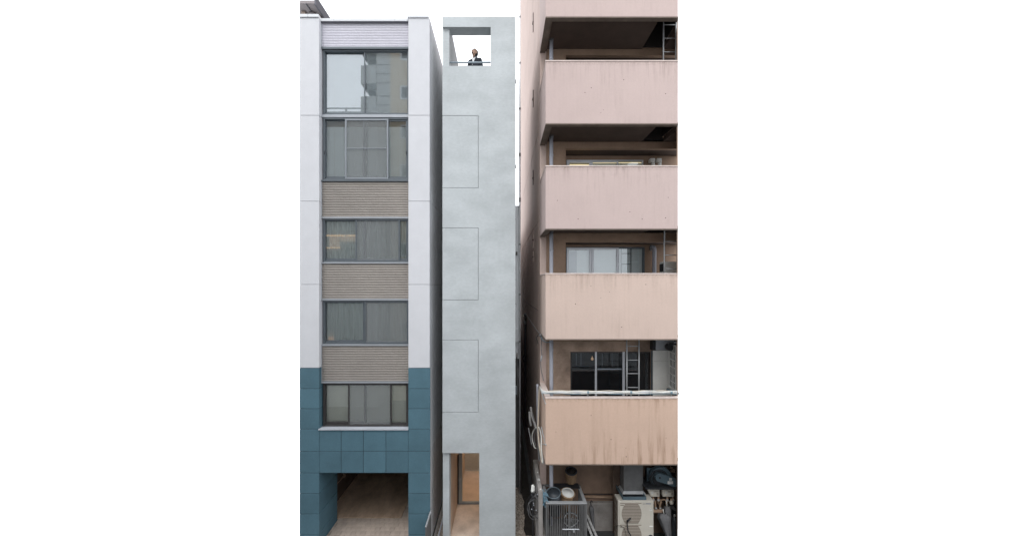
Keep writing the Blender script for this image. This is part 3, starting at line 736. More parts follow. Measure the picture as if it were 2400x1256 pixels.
MB().tube(catmull([P(1211, 830, 2.6), P(1212, 870, 2.6), P(1214, 880, 2.55), P(1213, 905, 2.5), P(1214, 930, 2.5)], 4), .03).build('pipe', 'steel_dark', t, smooth=True)
MB().pb(1210, 1214, 828, 836, 2.5, 2.6).build('fitting', 'tape_grey', t)
MB().pb(1211, 1216, 866, 884, 2.45, 2.55).build('fitting', 'steel_dark', t, bevel=.01)
MB().pb(1208, 1211.5, 905, 925, 2.2, 2.3).build('fitting', 'rail', t, bevel=.01)

# ================================================================== RIGHT BUILDING (pink apartments)
YF, YW, YR = -.9, .66, 1.3                   # balcony front, main wall, wall at the back of the window niches
AB = thing('apartment_building', 'weathered pink apartment block with deep solid balconies', 'building', (X(1279, YF), YF, 0))
x0a = 1.168
def xe(Y): return (1589 - CX) * (D + Y) / F   # right end of the block, cut along a sight line from the camera
ZT = 27.5
# side wall in panels with dark joints, corner strip first
jz = [0, ZC - .84, ZC + 2.07, ZC + 4.96, ZC + 7.82, ZC + 10.7, ZC + 13.6, ZC + 16.5, ZT]
for i in range(8):
    MB().box(x0a, x0a + .2, 1.145, 14, jz[i] + .014, jz[i+1] - .014).build('side_wall_panel', 'pink_wall', AB, bevel=.004)
MB().box(x0a + .02, x0a + .19, 1.13, 13.98, 0, ZT - .01).build('side_wall_core', 'groove', AB)
MB().box(x0a + .003, x0a + .2, YW, 1.13, 0, ZT).build('corner_strip', 'pink_wall', AB, bevel=.006)
MB().prism([(x0a + .2, YR + .15), (xe(YR + .15) - .01, YR + .15), (xe(9) - 1.6, 9), (x0a + .2, 9)], 0, ZT - .05).build('core', 'dark', AB)
# main wall with niches
lv = {1: (130, 143), 2: (349, 389), 3: (569, 641)}
zfl = [Z(291, YF) + .26, Z(537, YF) + .26, Z(795, YF) + .26]
nx0 = X(1326, YW)
xsW = [x0a + .2, nx0, xe(YW)]
zsW = sorted([Z(800, YW), zfl[2], Z(568, YW), zfl[1], Z(349, YW), zfl[0], Z(130, YW), ZT])
def fillW(i, j):
    zc = (zsW[j] + zsW[j+1]) / 2
    if i == 1:
        for k_, f_ in zip((1, 2, 3), zfl):
            if f_ < zc < Z((130, 349, 568)[k_-1], YW): return False
    return True
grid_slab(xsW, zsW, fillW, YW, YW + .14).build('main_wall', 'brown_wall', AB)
# niche head soffits and niche walls
for k_, f_ in zip((1, 2, 3), zfl):
    zh = Z((130, 349, 568)[k_-1], YW)
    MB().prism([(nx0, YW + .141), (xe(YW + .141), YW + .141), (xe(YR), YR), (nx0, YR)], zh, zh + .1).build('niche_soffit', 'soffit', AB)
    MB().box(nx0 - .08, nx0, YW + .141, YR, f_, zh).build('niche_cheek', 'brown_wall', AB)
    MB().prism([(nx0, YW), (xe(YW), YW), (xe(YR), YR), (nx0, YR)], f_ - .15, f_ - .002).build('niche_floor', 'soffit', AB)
def niche_wall(px0, px1, pyh, f_, zh):
    xa, xb = X(px0, YR), X(px1, YR); zz = Z(pyh, YR)
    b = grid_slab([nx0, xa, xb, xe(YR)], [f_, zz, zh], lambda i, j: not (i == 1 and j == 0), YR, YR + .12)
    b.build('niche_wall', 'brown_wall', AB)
niche_wall(1330, 1506, 112, zfl[0], Z(130, YW))
niche_wall(1328, 1508, 375, zfl[1], Z(349, YW))
niche_wall(1327, 1511, 579, zfl[2], Z(568, YW))
# ground and first-floor wall below the third balcony
zg = Z(1165, .8)
xa, xb, zw0, zw1 = X(1337, YW), X(1525, YW), Z(1000, YW), Z(824, YW)
b = grid_slab([x0a + .2, xa, xb, X(1531, YW)], [Z(1085, YF) + .05, zw0, zw1, Z(800, YW)], lambda i, j: not (i == 1 and j == 1), YW, YW + .14)
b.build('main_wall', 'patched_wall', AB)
MB().prism([(x0a + .2, .8), (xe(.8), .8), (xe(.95), .95), (x0a + .2, .95)], 0.0, Z(1085, YF) + .05).build('ground_wall', 'shade_wall', AB)
# balconies
levels = [(-110, 40), (141.8, 290), (388, 536.5), (640, 795), (931, 1088)]
TH = .14
for i, (pt, pbm) in enumerate(levels):
    zt2, zb2 = Z(pt, YF), Z(pbm, YF)
    mat = ('pink', 'pink', 'pink', 'pink_warm', 'pink_stain')[i]
    fl = zb2 + .26
    bal = MB()
    bal.prism([(x0a, YF), (xe(YF), YF), (xe(YF + TH), YF + TH), (x0a + TH, YF + TH), (x0a + TH, YW - .002), (x0a, YW - .002)], zb2, zt2 - .035)
    bo = bal.build('balcony', mat, AB, bevel=.012)
    # floor slab with a raised soffit behind a drip lip, hatch strip left open
    hx0, hx1 = 4.33, 5.0
    lipw = .16
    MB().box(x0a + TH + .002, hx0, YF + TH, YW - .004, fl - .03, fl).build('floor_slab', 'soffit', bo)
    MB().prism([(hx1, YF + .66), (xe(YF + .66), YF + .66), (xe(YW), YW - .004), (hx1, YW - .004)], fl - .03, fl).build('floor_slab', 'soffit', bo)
    hb = MB()     # closed hatch shaft above the opening in the slab
    ya_ = YF + TH
    hb.prism([(hx0 - .03, ya_ + .002), (xe(ya_) - .05, ya_ + .002), (hx1, YF + .64), (hx1, YW - .006), (hx0 - .03, YW - .006)], fl + .70, fl + .74)
    hb.box(hx0 - .03, hx0 - .002, ya_ + .002, YW - .006, fl + .001, fl + .699)
    hb.prism([(xe(ya_) - .08, ya_ + .002), (xe(ya_) - .05, ya_ + .002), (hx1, YF + .64), (hx1, YW - .006), (hx1 - .03, YW - .006), (hx1 - .03, YF + .64)], fl + .001, fl + .699)
    hb.box(hx0, hx1 - .032, YW - .03, YW - .006, fl - .12, fl + .699)
    hb.build('hatch_box', 'soffit_dark', bo)
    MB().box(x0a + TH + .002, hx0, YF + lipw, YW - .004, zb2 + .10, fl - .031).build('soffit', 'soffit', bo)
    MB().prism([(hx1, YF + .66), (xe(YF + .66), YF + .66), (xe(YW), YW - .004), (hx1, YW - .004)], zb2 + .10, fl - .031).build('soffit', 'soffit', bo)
    MB().prism([(x0a + .004, YF + .004), (xe(YF) - .004, YF + .004), (xe(YF + lipw), YF + lipw), (x0a + lipw, YF + lipw), (x0a + lipw, YW - .006), (x0a + .004, YW - .006)], zb2 - .022, zb2 - .001).build('drip_lip', 'lip', bo)
    MB().prism([(x0a + lipw, YF + TH), (xe(YF + lipw), YF + TH), (xe(YF + lipw + .05), YF + lipw + .05), (x0a + lipw + .05, YF + lipw + .05), (x0a + lipw + .05, YW - .006), (x0a + lipw, YW - .006)], zb2 + .03, zb2 + .098).build('soffit_trim', 'lip', bo)
    MB().prism([(x0a - .008, YF - .010), (xe(YF) + .0, YF - .010), (xe(YF + TH), YF + TH + .01), (x0a + TH + .01, YF + TH + .01), (x0a + TH + .01, YW - .002), (x0a - .008, YW - .002)], zt2 - .033, zt2).build('coping', 'coping', bo, bevel=.006)
    # thin panel closing the balcony along that cut
    MB().prism([(xe(YF + TH) - .03, YF + TH + .002), (xe(YF + TH) - .002, YF + TH + .002), (xe(YW) - .002, YW - .006), (xe(YW) - .03, YW - .006)], zt2 - .1 if i < 4 else fl, (Z(levels[i-1][1], YF) + .09) if i else ZT).build('end_panel', 'brown_wall', bo)
    # small specks: fixing holes
    for _ in range(6):
        sx = random.uniform(x0a + .2, xe(YF) - .2); sz = random.uniform(zb2 + .2, zt2 - .25); r_ = random.uniform(.008, .014)
        MB().lathe([(r_, 0), (r_ * .8, .003)], (sx, YF - .0005, sz), (0, -1, 0), 6).build('fixing_hole', 'groove', bo)
# windows of the apartments
w2 = frame(AB, 1328, 1508, 375, 420, YR - .06, 2.5, 'alu_light')
sash(w2, 1330, 1386, 377, 418, YR - .05, 5, 'alu_light', 'glass'); sash(w2, 1386, 1449, 377, 418, YR - .03, 3.5, 'alu_light', 'glass'); sash(w2, 1447, 1507, 377, 418, YR - .01, 2.6, 'alu', 'glass')
MB().box(X(1331, YR), X(1384, YR), YR + .05, YR + .07, Z(418, YR), Z(384, YR)).build('lit_blind', 'lit_blind', w2)
for a_, b_ in ((1388, 1446), (1448, 1505)):
    MB().box(X(a_, YR), X(b_, YR), YR + .05, YR + .07, Z(418, YR), Z(381, YR)).build('blind', 'shade', w2)
    MB().box(X(a_, YR), X(b_, YR), YR + .045, YR + .05, Z(381.5, YR), Z(379.5, YR)).build('lit_blind', 'lit_blind', w2)
w3 = frame(AB, 1327, 1511, 579, 700, YR - .06, 2, 'alu')
sash(w3, 1328, 1386.5, 581, 690, YR - .075, 5, 'alu_light', 'glass'); sash(w3, 1387, 1450, 580, 690, YR - .05, 5, 'alu_light', 'glass'); sash(w3, 1448, 1508, 580.5, 690, YR - .02, 2.5, 'alu', 'glass')
MB().box(X(1329, YR), X(1509, YR), YR + .03, YR + .05, Z(690, YR), Z(581, YR)).build('frosted_pane', 'pattern_glass', w3)
MB().box(X(1334, YR), X(1352, YR), YR + .02, YR + .026, Z(690, YR), Z(588, YR)).build('inner_board', 'sill', w3)
for p_ in ((1455.5, 1457.5), (1478, 1480.5)): MB().box(X(p_[0], YR), X(p_[1], YR), YR + .015, YR + .028, Z(690, YR), Z(582, YR)).build('mullion', 'alu', w3)
for p_ in (594, 619): MB().box(X(1457.5, YR), X(1478, YR), YR + .015, YR + .028, Z(p_ + .8, YR), Z(p_ - .8, YR)).build('glazing_bar', 'alu', w3)
w1 = frame(AB, 1330, 1506, 112, 180, YR - .04, 2.5, 'alu_brown')
sash(w1, 1332, 1504, 114, 178, YR - .02, 2.5, 'alu_brown', 'glass_dark')
w4 = frame(AB, 1337, 1525, 824, 985, YW + .05, 1.5, 'alu_brown')
sash(w4, 1338, 1398, 825.5, 983, YW + .06, 2, 'alu_brown', 'glass_dark'); sash(w4, 1398, 1464, 825.5, 983, YW + .075, 2, 'alu_brown', 'glass_dark'); sash(w4, 1464, 1521, 825.5, 983, YW + .09, 2, 'alu_brown', 'glass_dark')
for p_ in ((1394.5, 1399), (1459, 1464.5)): MB().pb(p_[0], p_[1], 824, 985, YW + .03, YW + .055).build('mullion', 'alu_light', w4, bevel=.003)
MB().box(xa - .1, xb + .1, YR + .05, YR + .13, Z(990, YR), Z(810, YR)).build('room_wall', 'dark', w4)
for k2, px in enumerate((1350, 1361, 1411, 1434)): MB().pb(px, px + 1.6, 826, 858, YW + .12, YW + .13).build('mullion', 'alu', w4)
MB().pb(1340, 1392, 857, 859.5, YW + .12, YW + .13).build('glazing_bar', 'alu', w4); MB().pb(1400, 1457, 863, 866, YW + .12, YW + .13).build('glazing_bar', 'alu_light', w4)
MB().pb(1526, 1530, 822, 985, YW - .03, YW + .04).build('window_jamb', 'alu', w4)
lb = thing('pendant_bulb', 'dim warm bulb glowing behind the dark first-floor apartment window', 'lamp', P(1388, 840, YW + .3))
MB().lathe([(.001, -.045), (.03, -.03), (.045, 0), (.03, .03), (.012, .05), (.012, .09)], P(1388, 841, YW + .3), n=12).build('bulb', 'lamp_soft', lb, smooth=True)
MB().tube([P(1388, 838, YW + .3), P(1388, 815, YW + .3)], .004, 5).build('cord', 'cable_black', lb)

# rainwater pipe through the balconies
RP2 = thing('rain_pipe', 'grey rainwater pipe running down through the pink balconies', 'pipe', (1.465, .2, 0))
for i in range(5):
    hi = Z(levels[i][1], YF) + .11; lo = (Z(levels[i+1][1], YF) + .26) if i < 4 else 0
    MB().tube([(1.465, .2, lo), (1.465, .2, hi)], .056, 14).build('pipe', 'pipe_grey', RP2, smooth=True)
    MB().tube([(1.465, .2, hi - .04), (1.465, .2, hi)], .075, 14).build('collar', 'steel_dark', RP2)
    MB().tube([(1.465, .2, hi - .62), (1.465, .2, hi - .57)], .062, 14).build('clamp', 'pipe_grey', RP2)

# escape ladders
def ladder(pxa, pxb, pya, pyb, rungs, Y, label, mat='steel'):
    t = thing('escape_ladder', label, 'ladder', P((pxa+pxb)/2, pyb, Y), 'escape ladders under the balcony hatches')
    for px in (pxa, pxb): MB().tube([P(px, pya, Y), P(px, pyb, Y)], .021, 8).build('rail', mat, t, smooth=True)
    for py in rungs: MB().tube([P(pxa, py, Y), P(pxb, py, Y)], .013, 6).build('rung', mat, t, smooth=True)
ladder(1555, 1584.5, 46, 172, (59, 90.5, 122.5, 154), -.3, 'steel escape ladder under the topmost balcony, dark hatch above it')
ladder(1557, 1587, 537, 680, (566, 598, 630, 662), -.25, 'steel escape ladder beside the white air conditioner on a balcony')
ladder(1469, 1497.5, 795, 960, (811, 843.5, 875, 907.5, 940), -.15, 'steel escape ladder in front of the dark first-floor window')

# small fittings in the niches
for k2, px in enumerate((1530.5, 1546)):
    t = thing('exhaust_vent', ('left' if k2 == 0 else 'right') + ' one of two white vent elbows above a balcony parapet', 'vent', P(px, 400, 1.2), 'twin vent elbows on the niche wall')
    MB().tube([P(px, 376, 1.15), P(px, 400, 1.15)], .055, 12).build('pipe', 'ac_white', t, smooth=True)
    MB().pb(px - 6, px + 5.5, 370.5, 379, 1.05, 1.25).build('hood', 'ac_white', t, bevel=.02)
t = thing('vent_pipe', 'pale vent pipe with elbow right of the frosted apartment window', 'pipe', P(1533, 700, 1.15))
MB().tube(catmull([P(1526, 580, 1.28), P(1530, 579, 1.2), P(1533.5, 582, 1.15), P(1533.5, 600, 1.15), P(1533.5, 650, 1.15), P(1533.5, 690, 1.15)], 5), .062, 12).build('pipe', 'pipe_grey', t, smooth=True)
MB().tube([P(1525, 581, 1.29), P(1527, 581, 1.27)], .10, 12).build('flange', 'steel_dark', t)
def ac_unit(px0, px1, py0, py1, Y0, dep, label, name='air_conditioner'):
    t = thing(name, label, 'air conditioner', P((px0+px1)/2, py1, Y0), 'air conditioner units of the apartments')
    MB().pb(px0, px1, py0, py1, Y0, Y0 + dep).build('casing', 'ac_white', t, bevel=.012); return t
t = ac_unit(1556, 1586, 613, 672, .55, .32, 'white air conditioner half hidden by the balcony with the frosted window')
b = MB()
for i in range(5): b.box(X(1556, .55) - .012, X(1556, .55) - .002, .56 + i * .062, .60 + i * .062, Z(636, .55), Z(618, .55))
b.build('side_grille', 'steel_black', t)
b = MB(); b.lathe([(.15, 0), (.15, .008)], P(1571, 656, .546), (0, -1, 0), 24); b.build('fan_grille', 'sill', t)
# first-floor balcony: white board, duct and latticed unit at the right
t = thing('white_board', 'white board screening the right end of the first-floor balcony', 'panel', P(1548, 985, .5))
MB().pb(1530.5, 1582, 846, 985, .45, .47).build('board', 'ac_white', t, bevel=.003)
MB().pb(1530.5, 1582, 821, 845.6, .45, .47).build('board', 'ac_white', t, bevel=.003)
t = thing('duct_box', 'grey boxed duct under the balcony slab above a white board', 'duct', P(1560, 820, .4))
MB().pb(1537.5, 1580, 797, 820, .35, .6).build('casing', 'sill', t, bevel=.006)
MB().pb(1530, 1537.2, 795, 821, .38, .6).build('end_flange', 'steel_black', t)
t = thing('lattice_unit', 'white metal unit with a lattice grille hung at the right of the first-floor balcony', 'air conditioner', P(1580, 918, 0))
pA, pB = (1567.5, .35), (1584, -.15)
def lat(u, z): xA, xB = X(pA[0], pA[1]), X(pB[0], pB[1]); return Vector((xA + (xB-xA)*u, pA[1] + (pB[1]-pA[1])*u, z))
zl1, zl0 = Z(806, .1), Z(912, .1)
nrm = Vector((-(pB[1]-pA[1]), (X(pB[0], pB[1]) - X(pA[0], pA[1])), 0)); nrm = Vector((pB[1]-pA[1], -(X(*pB)-X(*pA)), 0)).normalized()
def lbar(b_, u0, u1, z0, z1, d0, d1):
    c = [lat(u0, z0), lat(u1, z0), lat(u1, z1), lat(u0, z1)]
    n0 = len(b_.v); b_.v += [tuple(p + nrm*d1) for p in c] + [tuple(p + nrm*d0) for p in c]
    for f in ((0,1,2,3),(7,6,5,4),(0,4,5,1),(1,5,6,2),(2,6,7,3),(3,7,4,0)): b_.f.append(tuple(n0+i for i in f))
b = MB(); lbar(b, 0, 1, zl0, zl1, -.05, -.025); b.build('coil', 'steel_black', t, fix=True)
b = MB()
for u0, u1 in ((0, .10), (.90, 1), (.28, .31), (.48, .51), (.69, .72)): lbar(b, u0, u1, zl0, zl1, -.015, .005)
b.build('vertical_bar', 'ac_white', t, fix=True)
for i in range(7):
    z = zl0 + (zl1 - zl0 - .05) * i / 6; b = MB(); lbar(b, .02, .98, z, z + (.05 if i in (0, 6) else .022), -.012, .008); b.build('crossbar', 'ac_white', t, fix=True)
MB().prism([(X(1584, -.15), -.15), (xe(-.15) - .002, -.15), (xe(.35) - .1, .35), (X(1584, .35), .35)], zl0, zl1 - .04).build('casing', 'ac_white', t)
MB().lathe([(.11, 0), (.11, .1)], P(1567, 812, .1), (0, -1, 0), 16).build('fan', 'steel_black', t)
MB().tube([P(1567, 808, .05), P(1588, 807, -.05)], .03).build('pipe', 'steel_black', t, smooth=True)
MB().tube([P(1564, 912, .0), P(1589, 922, -.4)], .04, 6).build('bracket', 'slate_blue', t)

# cable run along the first-floor parapet
t = thing('cable_run', 'white and blue cables tied along the top of the stained lowest balcony', 'cable', P(1430, 920, YF))
YCa = YF + .04
def wavy(py, amp, seed, px0=1272, px1=1587):
    rnd = random.Random(seed); pts = []; n_ = 16
    for i in range(n_ + 1):
        px = px0 + (px1 - px0) * i / n_
        pts.append(P(px, py + rnd.uniform(-amp, amp), YCa + rnd.uniform(-.012, .012)))
    return catmull(pts, 4)
lead = [P(1266, 905, YW - .5), P(1268, 911, -.6)]
for py, m_, r_, sd in ((917, 'cable_white', .016, 1), (919.8, 'cable_white', .018, 2), (918.6, 'alu_light', .012, 3), (922.3, 'cable_blue', .009, 4), (921.5, 'cable_white', .012, 5), (915.8, 'cable_beige', .011, 6)):
    MB().tube(catmull(lead, 3) + wavy(py, 1.1, sd), r_, 7).build('cable', m_, t, smooth=True)
for px in (1378, 1479, 1573):
    MB().tube([P(px, 915, YCa), P(px, 931, YCa)], .009, 6).build('clip_post', 'steel', t)
    MB().tube([P(px - 2, 919, YCa), P(px + 2, 919, YCa)], .040, 8).build('tie', 'cable_blue', t)

# pipes and cables hanging at the corner of the pink building
def tubes(name, label, cat, base, parts):
    t = thing(name, label, cat, base)
    for nm, pts, r_, m_ in parts:
        MB().tube(catmull([P(*p) for p in pts], 5), r_, 8).build(nm, m_, t, smooth=True)
    return t
tubes('conduit', 'grey plastic conduit standing up the corner of the pink building', 'pipe', P(1259, 1010, .45),
      [('pipe', [(1259.5, 900, .45), (1260, 950, .45), (1261, 1010, .45)], .036, 'pipe_grey'), ('pipe', [(1259, 1005, .45), (1262, 1060, .3), (1264, 1080, .2)], .02, 'cable_grey')])
tubes('drain_hose', 'beige ribbed hose hanging down the corner beside the balcony cables', 'hose', P(1270, 1085, -.4),
      [('hose', [(1266, 905, .1), (1263.5, 925, .15), (1262, 965, .15), (1261, 1000, .1), (1263, 1035, 0), (1267, 1060, -.2), (1271, 1085, -.35)], .026, 'cable_beige'),
       ('hose', [(1262, 1000, 0), (1266, 1008, 0), (1269, 1025, -.1), (1269, 1050, -.3), (1273, 1086, -.4)], .022, 'cable_white')])
tubes('pipe_bundle', 'bundle of grey taped pipes leaning against the pink side wall', 'pipe', P(1250, 1050, .9),
      [('pipe', [(1244, 953, 1.2), (1247, 975, 1.1), (1252, 990, .9), (1257, 1005, .7)], .036, 'tape_grey'),
       ('pipe', [(1241, 964, 1.2), (1242, 985, 1.1), (1244.5, 997, 1.1)], .036, 'tape_grey'),
       ('pipe', [(1248, 968, 1.1), (1253, 990, .9), (1258, 1006, .7)], .02, 'cable_grey'),
       ('pipe', [(1257, 1000, .7), (1250, 1010, .8), (1247, 1025, .8), (1252, 1046, .7), (1256, 1050, .6)], .020, 'cable_white'),
       ('pipe', [(1257, 1004, .6), (1253, 1015, .7), (1252, 1030, .7), (1256, 1045, .6)], .014, 'cable_grey'),
       ('pipe', [(1238.5, 1002, 1.1), (1243, 1025, 1.0), (1246, 1042, .9)], .014, 'steel'),
       ('pipe', [(1258, 1005, .5), (1261, 1040, .4), (1266, 1075, .3)], .018, 'cable_grey')])
tubes('stay_rod', 'steel rods bracing the end of the stained lowest balcony', 'rod', P(1275, 1045, -.7),
      [('rod', [(1267, 912, -.2), (1273, 930, -.5), (1279, 946, -.92)], .015, 'steel'), ('rod', [(1269, 1000, -.2), (1274, 1022, -.5), (1279.5, 1043, -.93)], .015, 'steel'),
       ('rod', [(1271, 1040, -.4), (1280, 1041, -.93)], .012, 'steel')])
tubes('hanging_wire', 'twisted grey wire knotted below the corner of the third balcony', 'cable', P(1270, 890, YW),
      [('wire', [(1232, 736, 4.5), (1245, 755, 2.5), (1256, 771, 1.4), (1266.5, 784, .6)], .012, 'cable_grey'),
       ('wire', [(1266.5, 784, .4), (1269, 800, .5), (1268, 815, .5), (1270, 832, .5), (1267, 848, .5), (1269, 870, .5), (1272, 880, .5), (1274, 892, .4)], .012, 'cable_grey'),
       ('wire', [(1266, 786, .3), (1260, 787, .4), (1257, 792, .4), (1260, 800, .4), (1261, 806, .4)], .010, 'cable_black'),
       ('wire', [(1267, 786, .3), (1271, 795, .2), (1277, 801, .1), (1285, 802, .1), (1292, 800, .2)], .010, 'cable_blue'),
       ('wire', [(1270, 833, .45), (1267.5, 846, .45)], .022, 'sill'), ('knot', [(1266, 783, .3), (1269, 788, .3)], .05, 'cable_grey')])
t = tubes('riser_cable', 'dark bundle of cables rising on the shaded pink side wall', 'cable', (1.13, 4.5, 0),
      [('cable', [(1231.5, 735, 7.6), (1231, 780, 7.6), (1231, 840, 7.6), (1232, 900, 7.6), (1233, 960, 7.4), (1234, 1000, 7.3)], .045, 'cable_black'),
       ('cable', [(1234, 738, 7.0), (1233, 800, 7.0), (1234, 880, 7.0), (1236, 950, 6.8)], .02, 'cable_black'),
       ('bracket', [(1228, 738, 7.6), (1236, 733, 7.0)], .03, 'cable_grey'), ('insulator', [(1224, 740, 8.2), (1226, 741, 8.2)], .09, 'cable_beige'), ('insulator', [(1229, 752, 7.6), (1232, 760, 7.6)], .06, 'cable_grey')])
MB().tube([P(1231 + 5*math.cos(q*math.pi/8), 840 + 9*math.sin(q*math.pi/8), 7.4) for q in range(17)], .02, 6).build('loop', 'cable_black', t, smooth=True)
for k2, (py0, py1) in enumerate(((33, 76), (213, 252), (400, 434), (541, 582), (590, 613))):
    names = ['narrow dark vent slot high on the pink side wall, the topmost', 'narrow dark vent slot on the side wall beside the upper whole balcony', 'narrow dark vent slot on the side wall beside the second whole balcony',
             'beige vent cover under a dark joint of the pink side wall', 'short beige vent cover, lowest of the column on the side wall']
    zA, zB = Z(py0, 3.07), Z(py1, 3.07)
    t = thing('wall_vent', names[k2], 'vent', (x0a, 3.05, zB), 'vents on the pink side wall')
    MB().box(x0a - .022, x0a - .001, 3.0, 3.10, zB, zA).build('cover', 'pink_wall' if k2 > 2 else 'groove', t, bevel=.006)
    MB().box(x0a - .04, x0a - .001, 2.97, 3.13, zB + (zA-zB)*.45, zB + (zA-zB)*.5).build('bracket', 'groove', t)

# ================================================================== GROUND LEVEL, RIGHT
# low concrete wall
cw = thing('boundary_wall', 'weathered low concrete wall running back between gravel alley and bin rack', 'wall', (1.08, -.5, 0))
MB().box(1.015, 1.135, -.5, 1.1, 0, 1.90).build('wall', 'old_conc', cw, bevel=.012)
MB().box(1.015, 1.20, 1.102, 1.4, 0, 1.90).build('wall', 'old_conc', cw, bevel=.012)
MB().box(1.00, 1.26, -.45, .6, 0, .55).build('footing', 'old_conc', cw, bevel=.015)
for (yy, s_) in ((-.40, .03), (.1, .04), (.16, .03), (.55, .025)):
    MB().lathe([(s_, 0), (s_*.6, .006)], (1.08, yy, 1.90), n=7).build('bird_dropping', 'label_white', cw)
# wire post
t = thing('wire_post', 'black post with a white cap and coils of wire in the gravel alley', 'post', (.875, -.3, 0))
pc = P(1249, 1152, -.3)
MB().tube([(pc.x, -.3, 0), (pc.x, -.3, pc.z - .02)], .022, 10).build('post', 'cable_black', t, smooth=True)
MB().lathe([(.0, .205), (.03, .2), (.048, .17), (.05, .06), (.058, .05), (.058, 0)][::-1], pc, n=16).build('cap', 'cable_white', t, smooth=True)
MB().lathe([(.03, -.06), (.035, 0)], pc, n=12).build('collar', 'cable_black', t)
rnd = random.Random(5)
for k2 in range(9):
    cx_, cy_ = 1255 + rnd.uniform(-5, 6), 1182 + rnd.uniform(-8, 9); ra, rb = rnd.uniform(9, 18), rnd.uniform(18, 27); tl_ = rnd.uniform(-.35, .1); dy = rnd.uniform(-.06, .05)
    pts = []
    for q in range(21):
        a0 = q * 2 * math.pi / 20; ux, uy = ra * math.cos(a0), rb * math.sin(a0)
        pts.append(P(cx_ + ux*math.cos(tl_) - uy*math.sin(tl_), cy_ + ux*math.sin(tl_) + uy*math.cos(tl_), -.36 + dy + .05*math.sin(a0*2 + k2)))
    MB().tube(catmull(pts, 2), .006, 5).build('wire_coil', 'cable_black' if k2 % 3 else 'cable_grey', t, smooth=True)
for pts in ([(1250, 1155, -.36), (1258, 1140, -.4), (1262, 1125, -.3), (1256, 1100, .3), (1252, 1085, .9)], [(1252, 1160, -.34), (1262, 1165, -.4), (1259, 1130, .0), (1250, 1095, .8)]):
    MB().tube(catmull([P(*p) for p in pts], 5), .007, 5).build('wire', 'cable_grey', t, smooth=True)
for q in range(7):
    MB().lathe([(.012, 0), (.016, .015), (.006, .03)], P(1246 + rnd.uniform(0, 14), 1158 + rnd.uniform(0, 45), -.40), n=7).build('clip', 'sill', t)
# wire clump on the wall corner
t = thing('net_bundle', 'crumpled blue netting stuffed between concrete wall and bin rack', 'net', P(1277, 1182, -.45))
b = MB()
for k2 in range(60):
    p0 = P(1273 + rnd.uniform(0, 9), 1150 + rnd.uniform(0, 30), -.40 + rnd.uniform(-.05, .15)); b.tube([p0, p0 + Vector((rnd.uniform(-.05,.05), rnd.uniform(-.05,.05), rnd.uniform(-.06,.06))), p0 + Vector((rnd.uniform(-.06,.06), rnd.uniform(-.06,.06), rnd.uniform(-.12,.02)))], .009, 4)
b.build('mesh', 'tin_blue', t)

# bin rack
YK, YKb = -.45, .56
zr = Z(1178, YK); rx0, rx1 = X(1279, YK), X(1376, YK)
t = thing('bin_rack', 'grey steel barred rack under the lowest balcony with bins inside', 'rack', ((rx0+rx1)/2, YK, 0))
rw = .11
MB().box(rx0, rx1, YK, YK + rw, zr - .03, zr).build('top_rail', 'steel', t, bevel=.006)
MB().box(rx0, rx1, YKb - rw, YKb, zr - .03, zr).build('top_rail', 'steel_dark', t, bevel=.006)
MB().box(rx0, rx0 + rw * .7, YK + rw + .001, YKb - rw - .001, zr - .03, zr).build('top_rail', 'steel', t, bevel=.006)
MB().box(rx1 - rw * .8, rx1, YK + rw + .001, YKb - rw - .001, zr - .03, zr).build('top_rail', 'steel', t, bevel=.006)
for x_ in (rx0, rx1 - .05):
    for y_ in (YK + .005, YKb - .055): MB().box(x_, x_ + .05, y_, y_ + .05, 0, zr - .031).build('corner_post', 'steel_dark', t, bevel=.004)
nb = 17
for i in range(nb):
    x_ = rx0 + .075 + (rx1 - rx0 - .15) * i / (nb - 1)
    MB().box(x_ - .010, x_ + .010, YK + .012, YK + .034, .04, zr - .06).build('front_bar', 'steel_dark', t, bevel=.003)
MB().box(rx0 + .05, rx1 - .05, YK + .006, YK + .04, zr - .06, zr - .031).build('door_frame', 'steel_dark', t)
MB().box((rx0+rx1)/2 + .07, (rx0+rx1)/2 + .10, YK + .004, YK + .042, .05, zr - .06).build('door_frame', 'steel_dark', t)
MB().tube([P(1318, 1239.5, YK - .03), P(1357.5, 1239.5, YK - .03)], .014, 8).build('handle', 'alu_light', t, smooth=True)
for px in (1321, 1331, 1345, 1355): MB().tube([P(px, 1239.5, YK - .03), P(px, 1239.5, YK + .02)], .008, 6).build('handle_bracket', 'steel', t)
MB().pb(1343, 1347, 1242, 1247, YK - .03, YK - .015).build('padlock', 'steel', t)
for i in range(9):
    y_ = YK + .06 + i * .105
    for xs_ in (rx0 + .008, rx1 - .026): MB().box(xs_, xs_ + .018, y_, y_ + .018, .04, zr - .04).build('side_bar', 'steel_dark', t)
MB().box(rx0 + .05, rx1 - .05, YK + .06, YKb - .06, .50, .52).build('shelf', 'steel_dark', t)
MB().box(rx0 + .25, rx1 - .05, YKb - .26, YKb + .02, zr + .002, zr + .015).build('rear_ledge', 'steel_black', t)
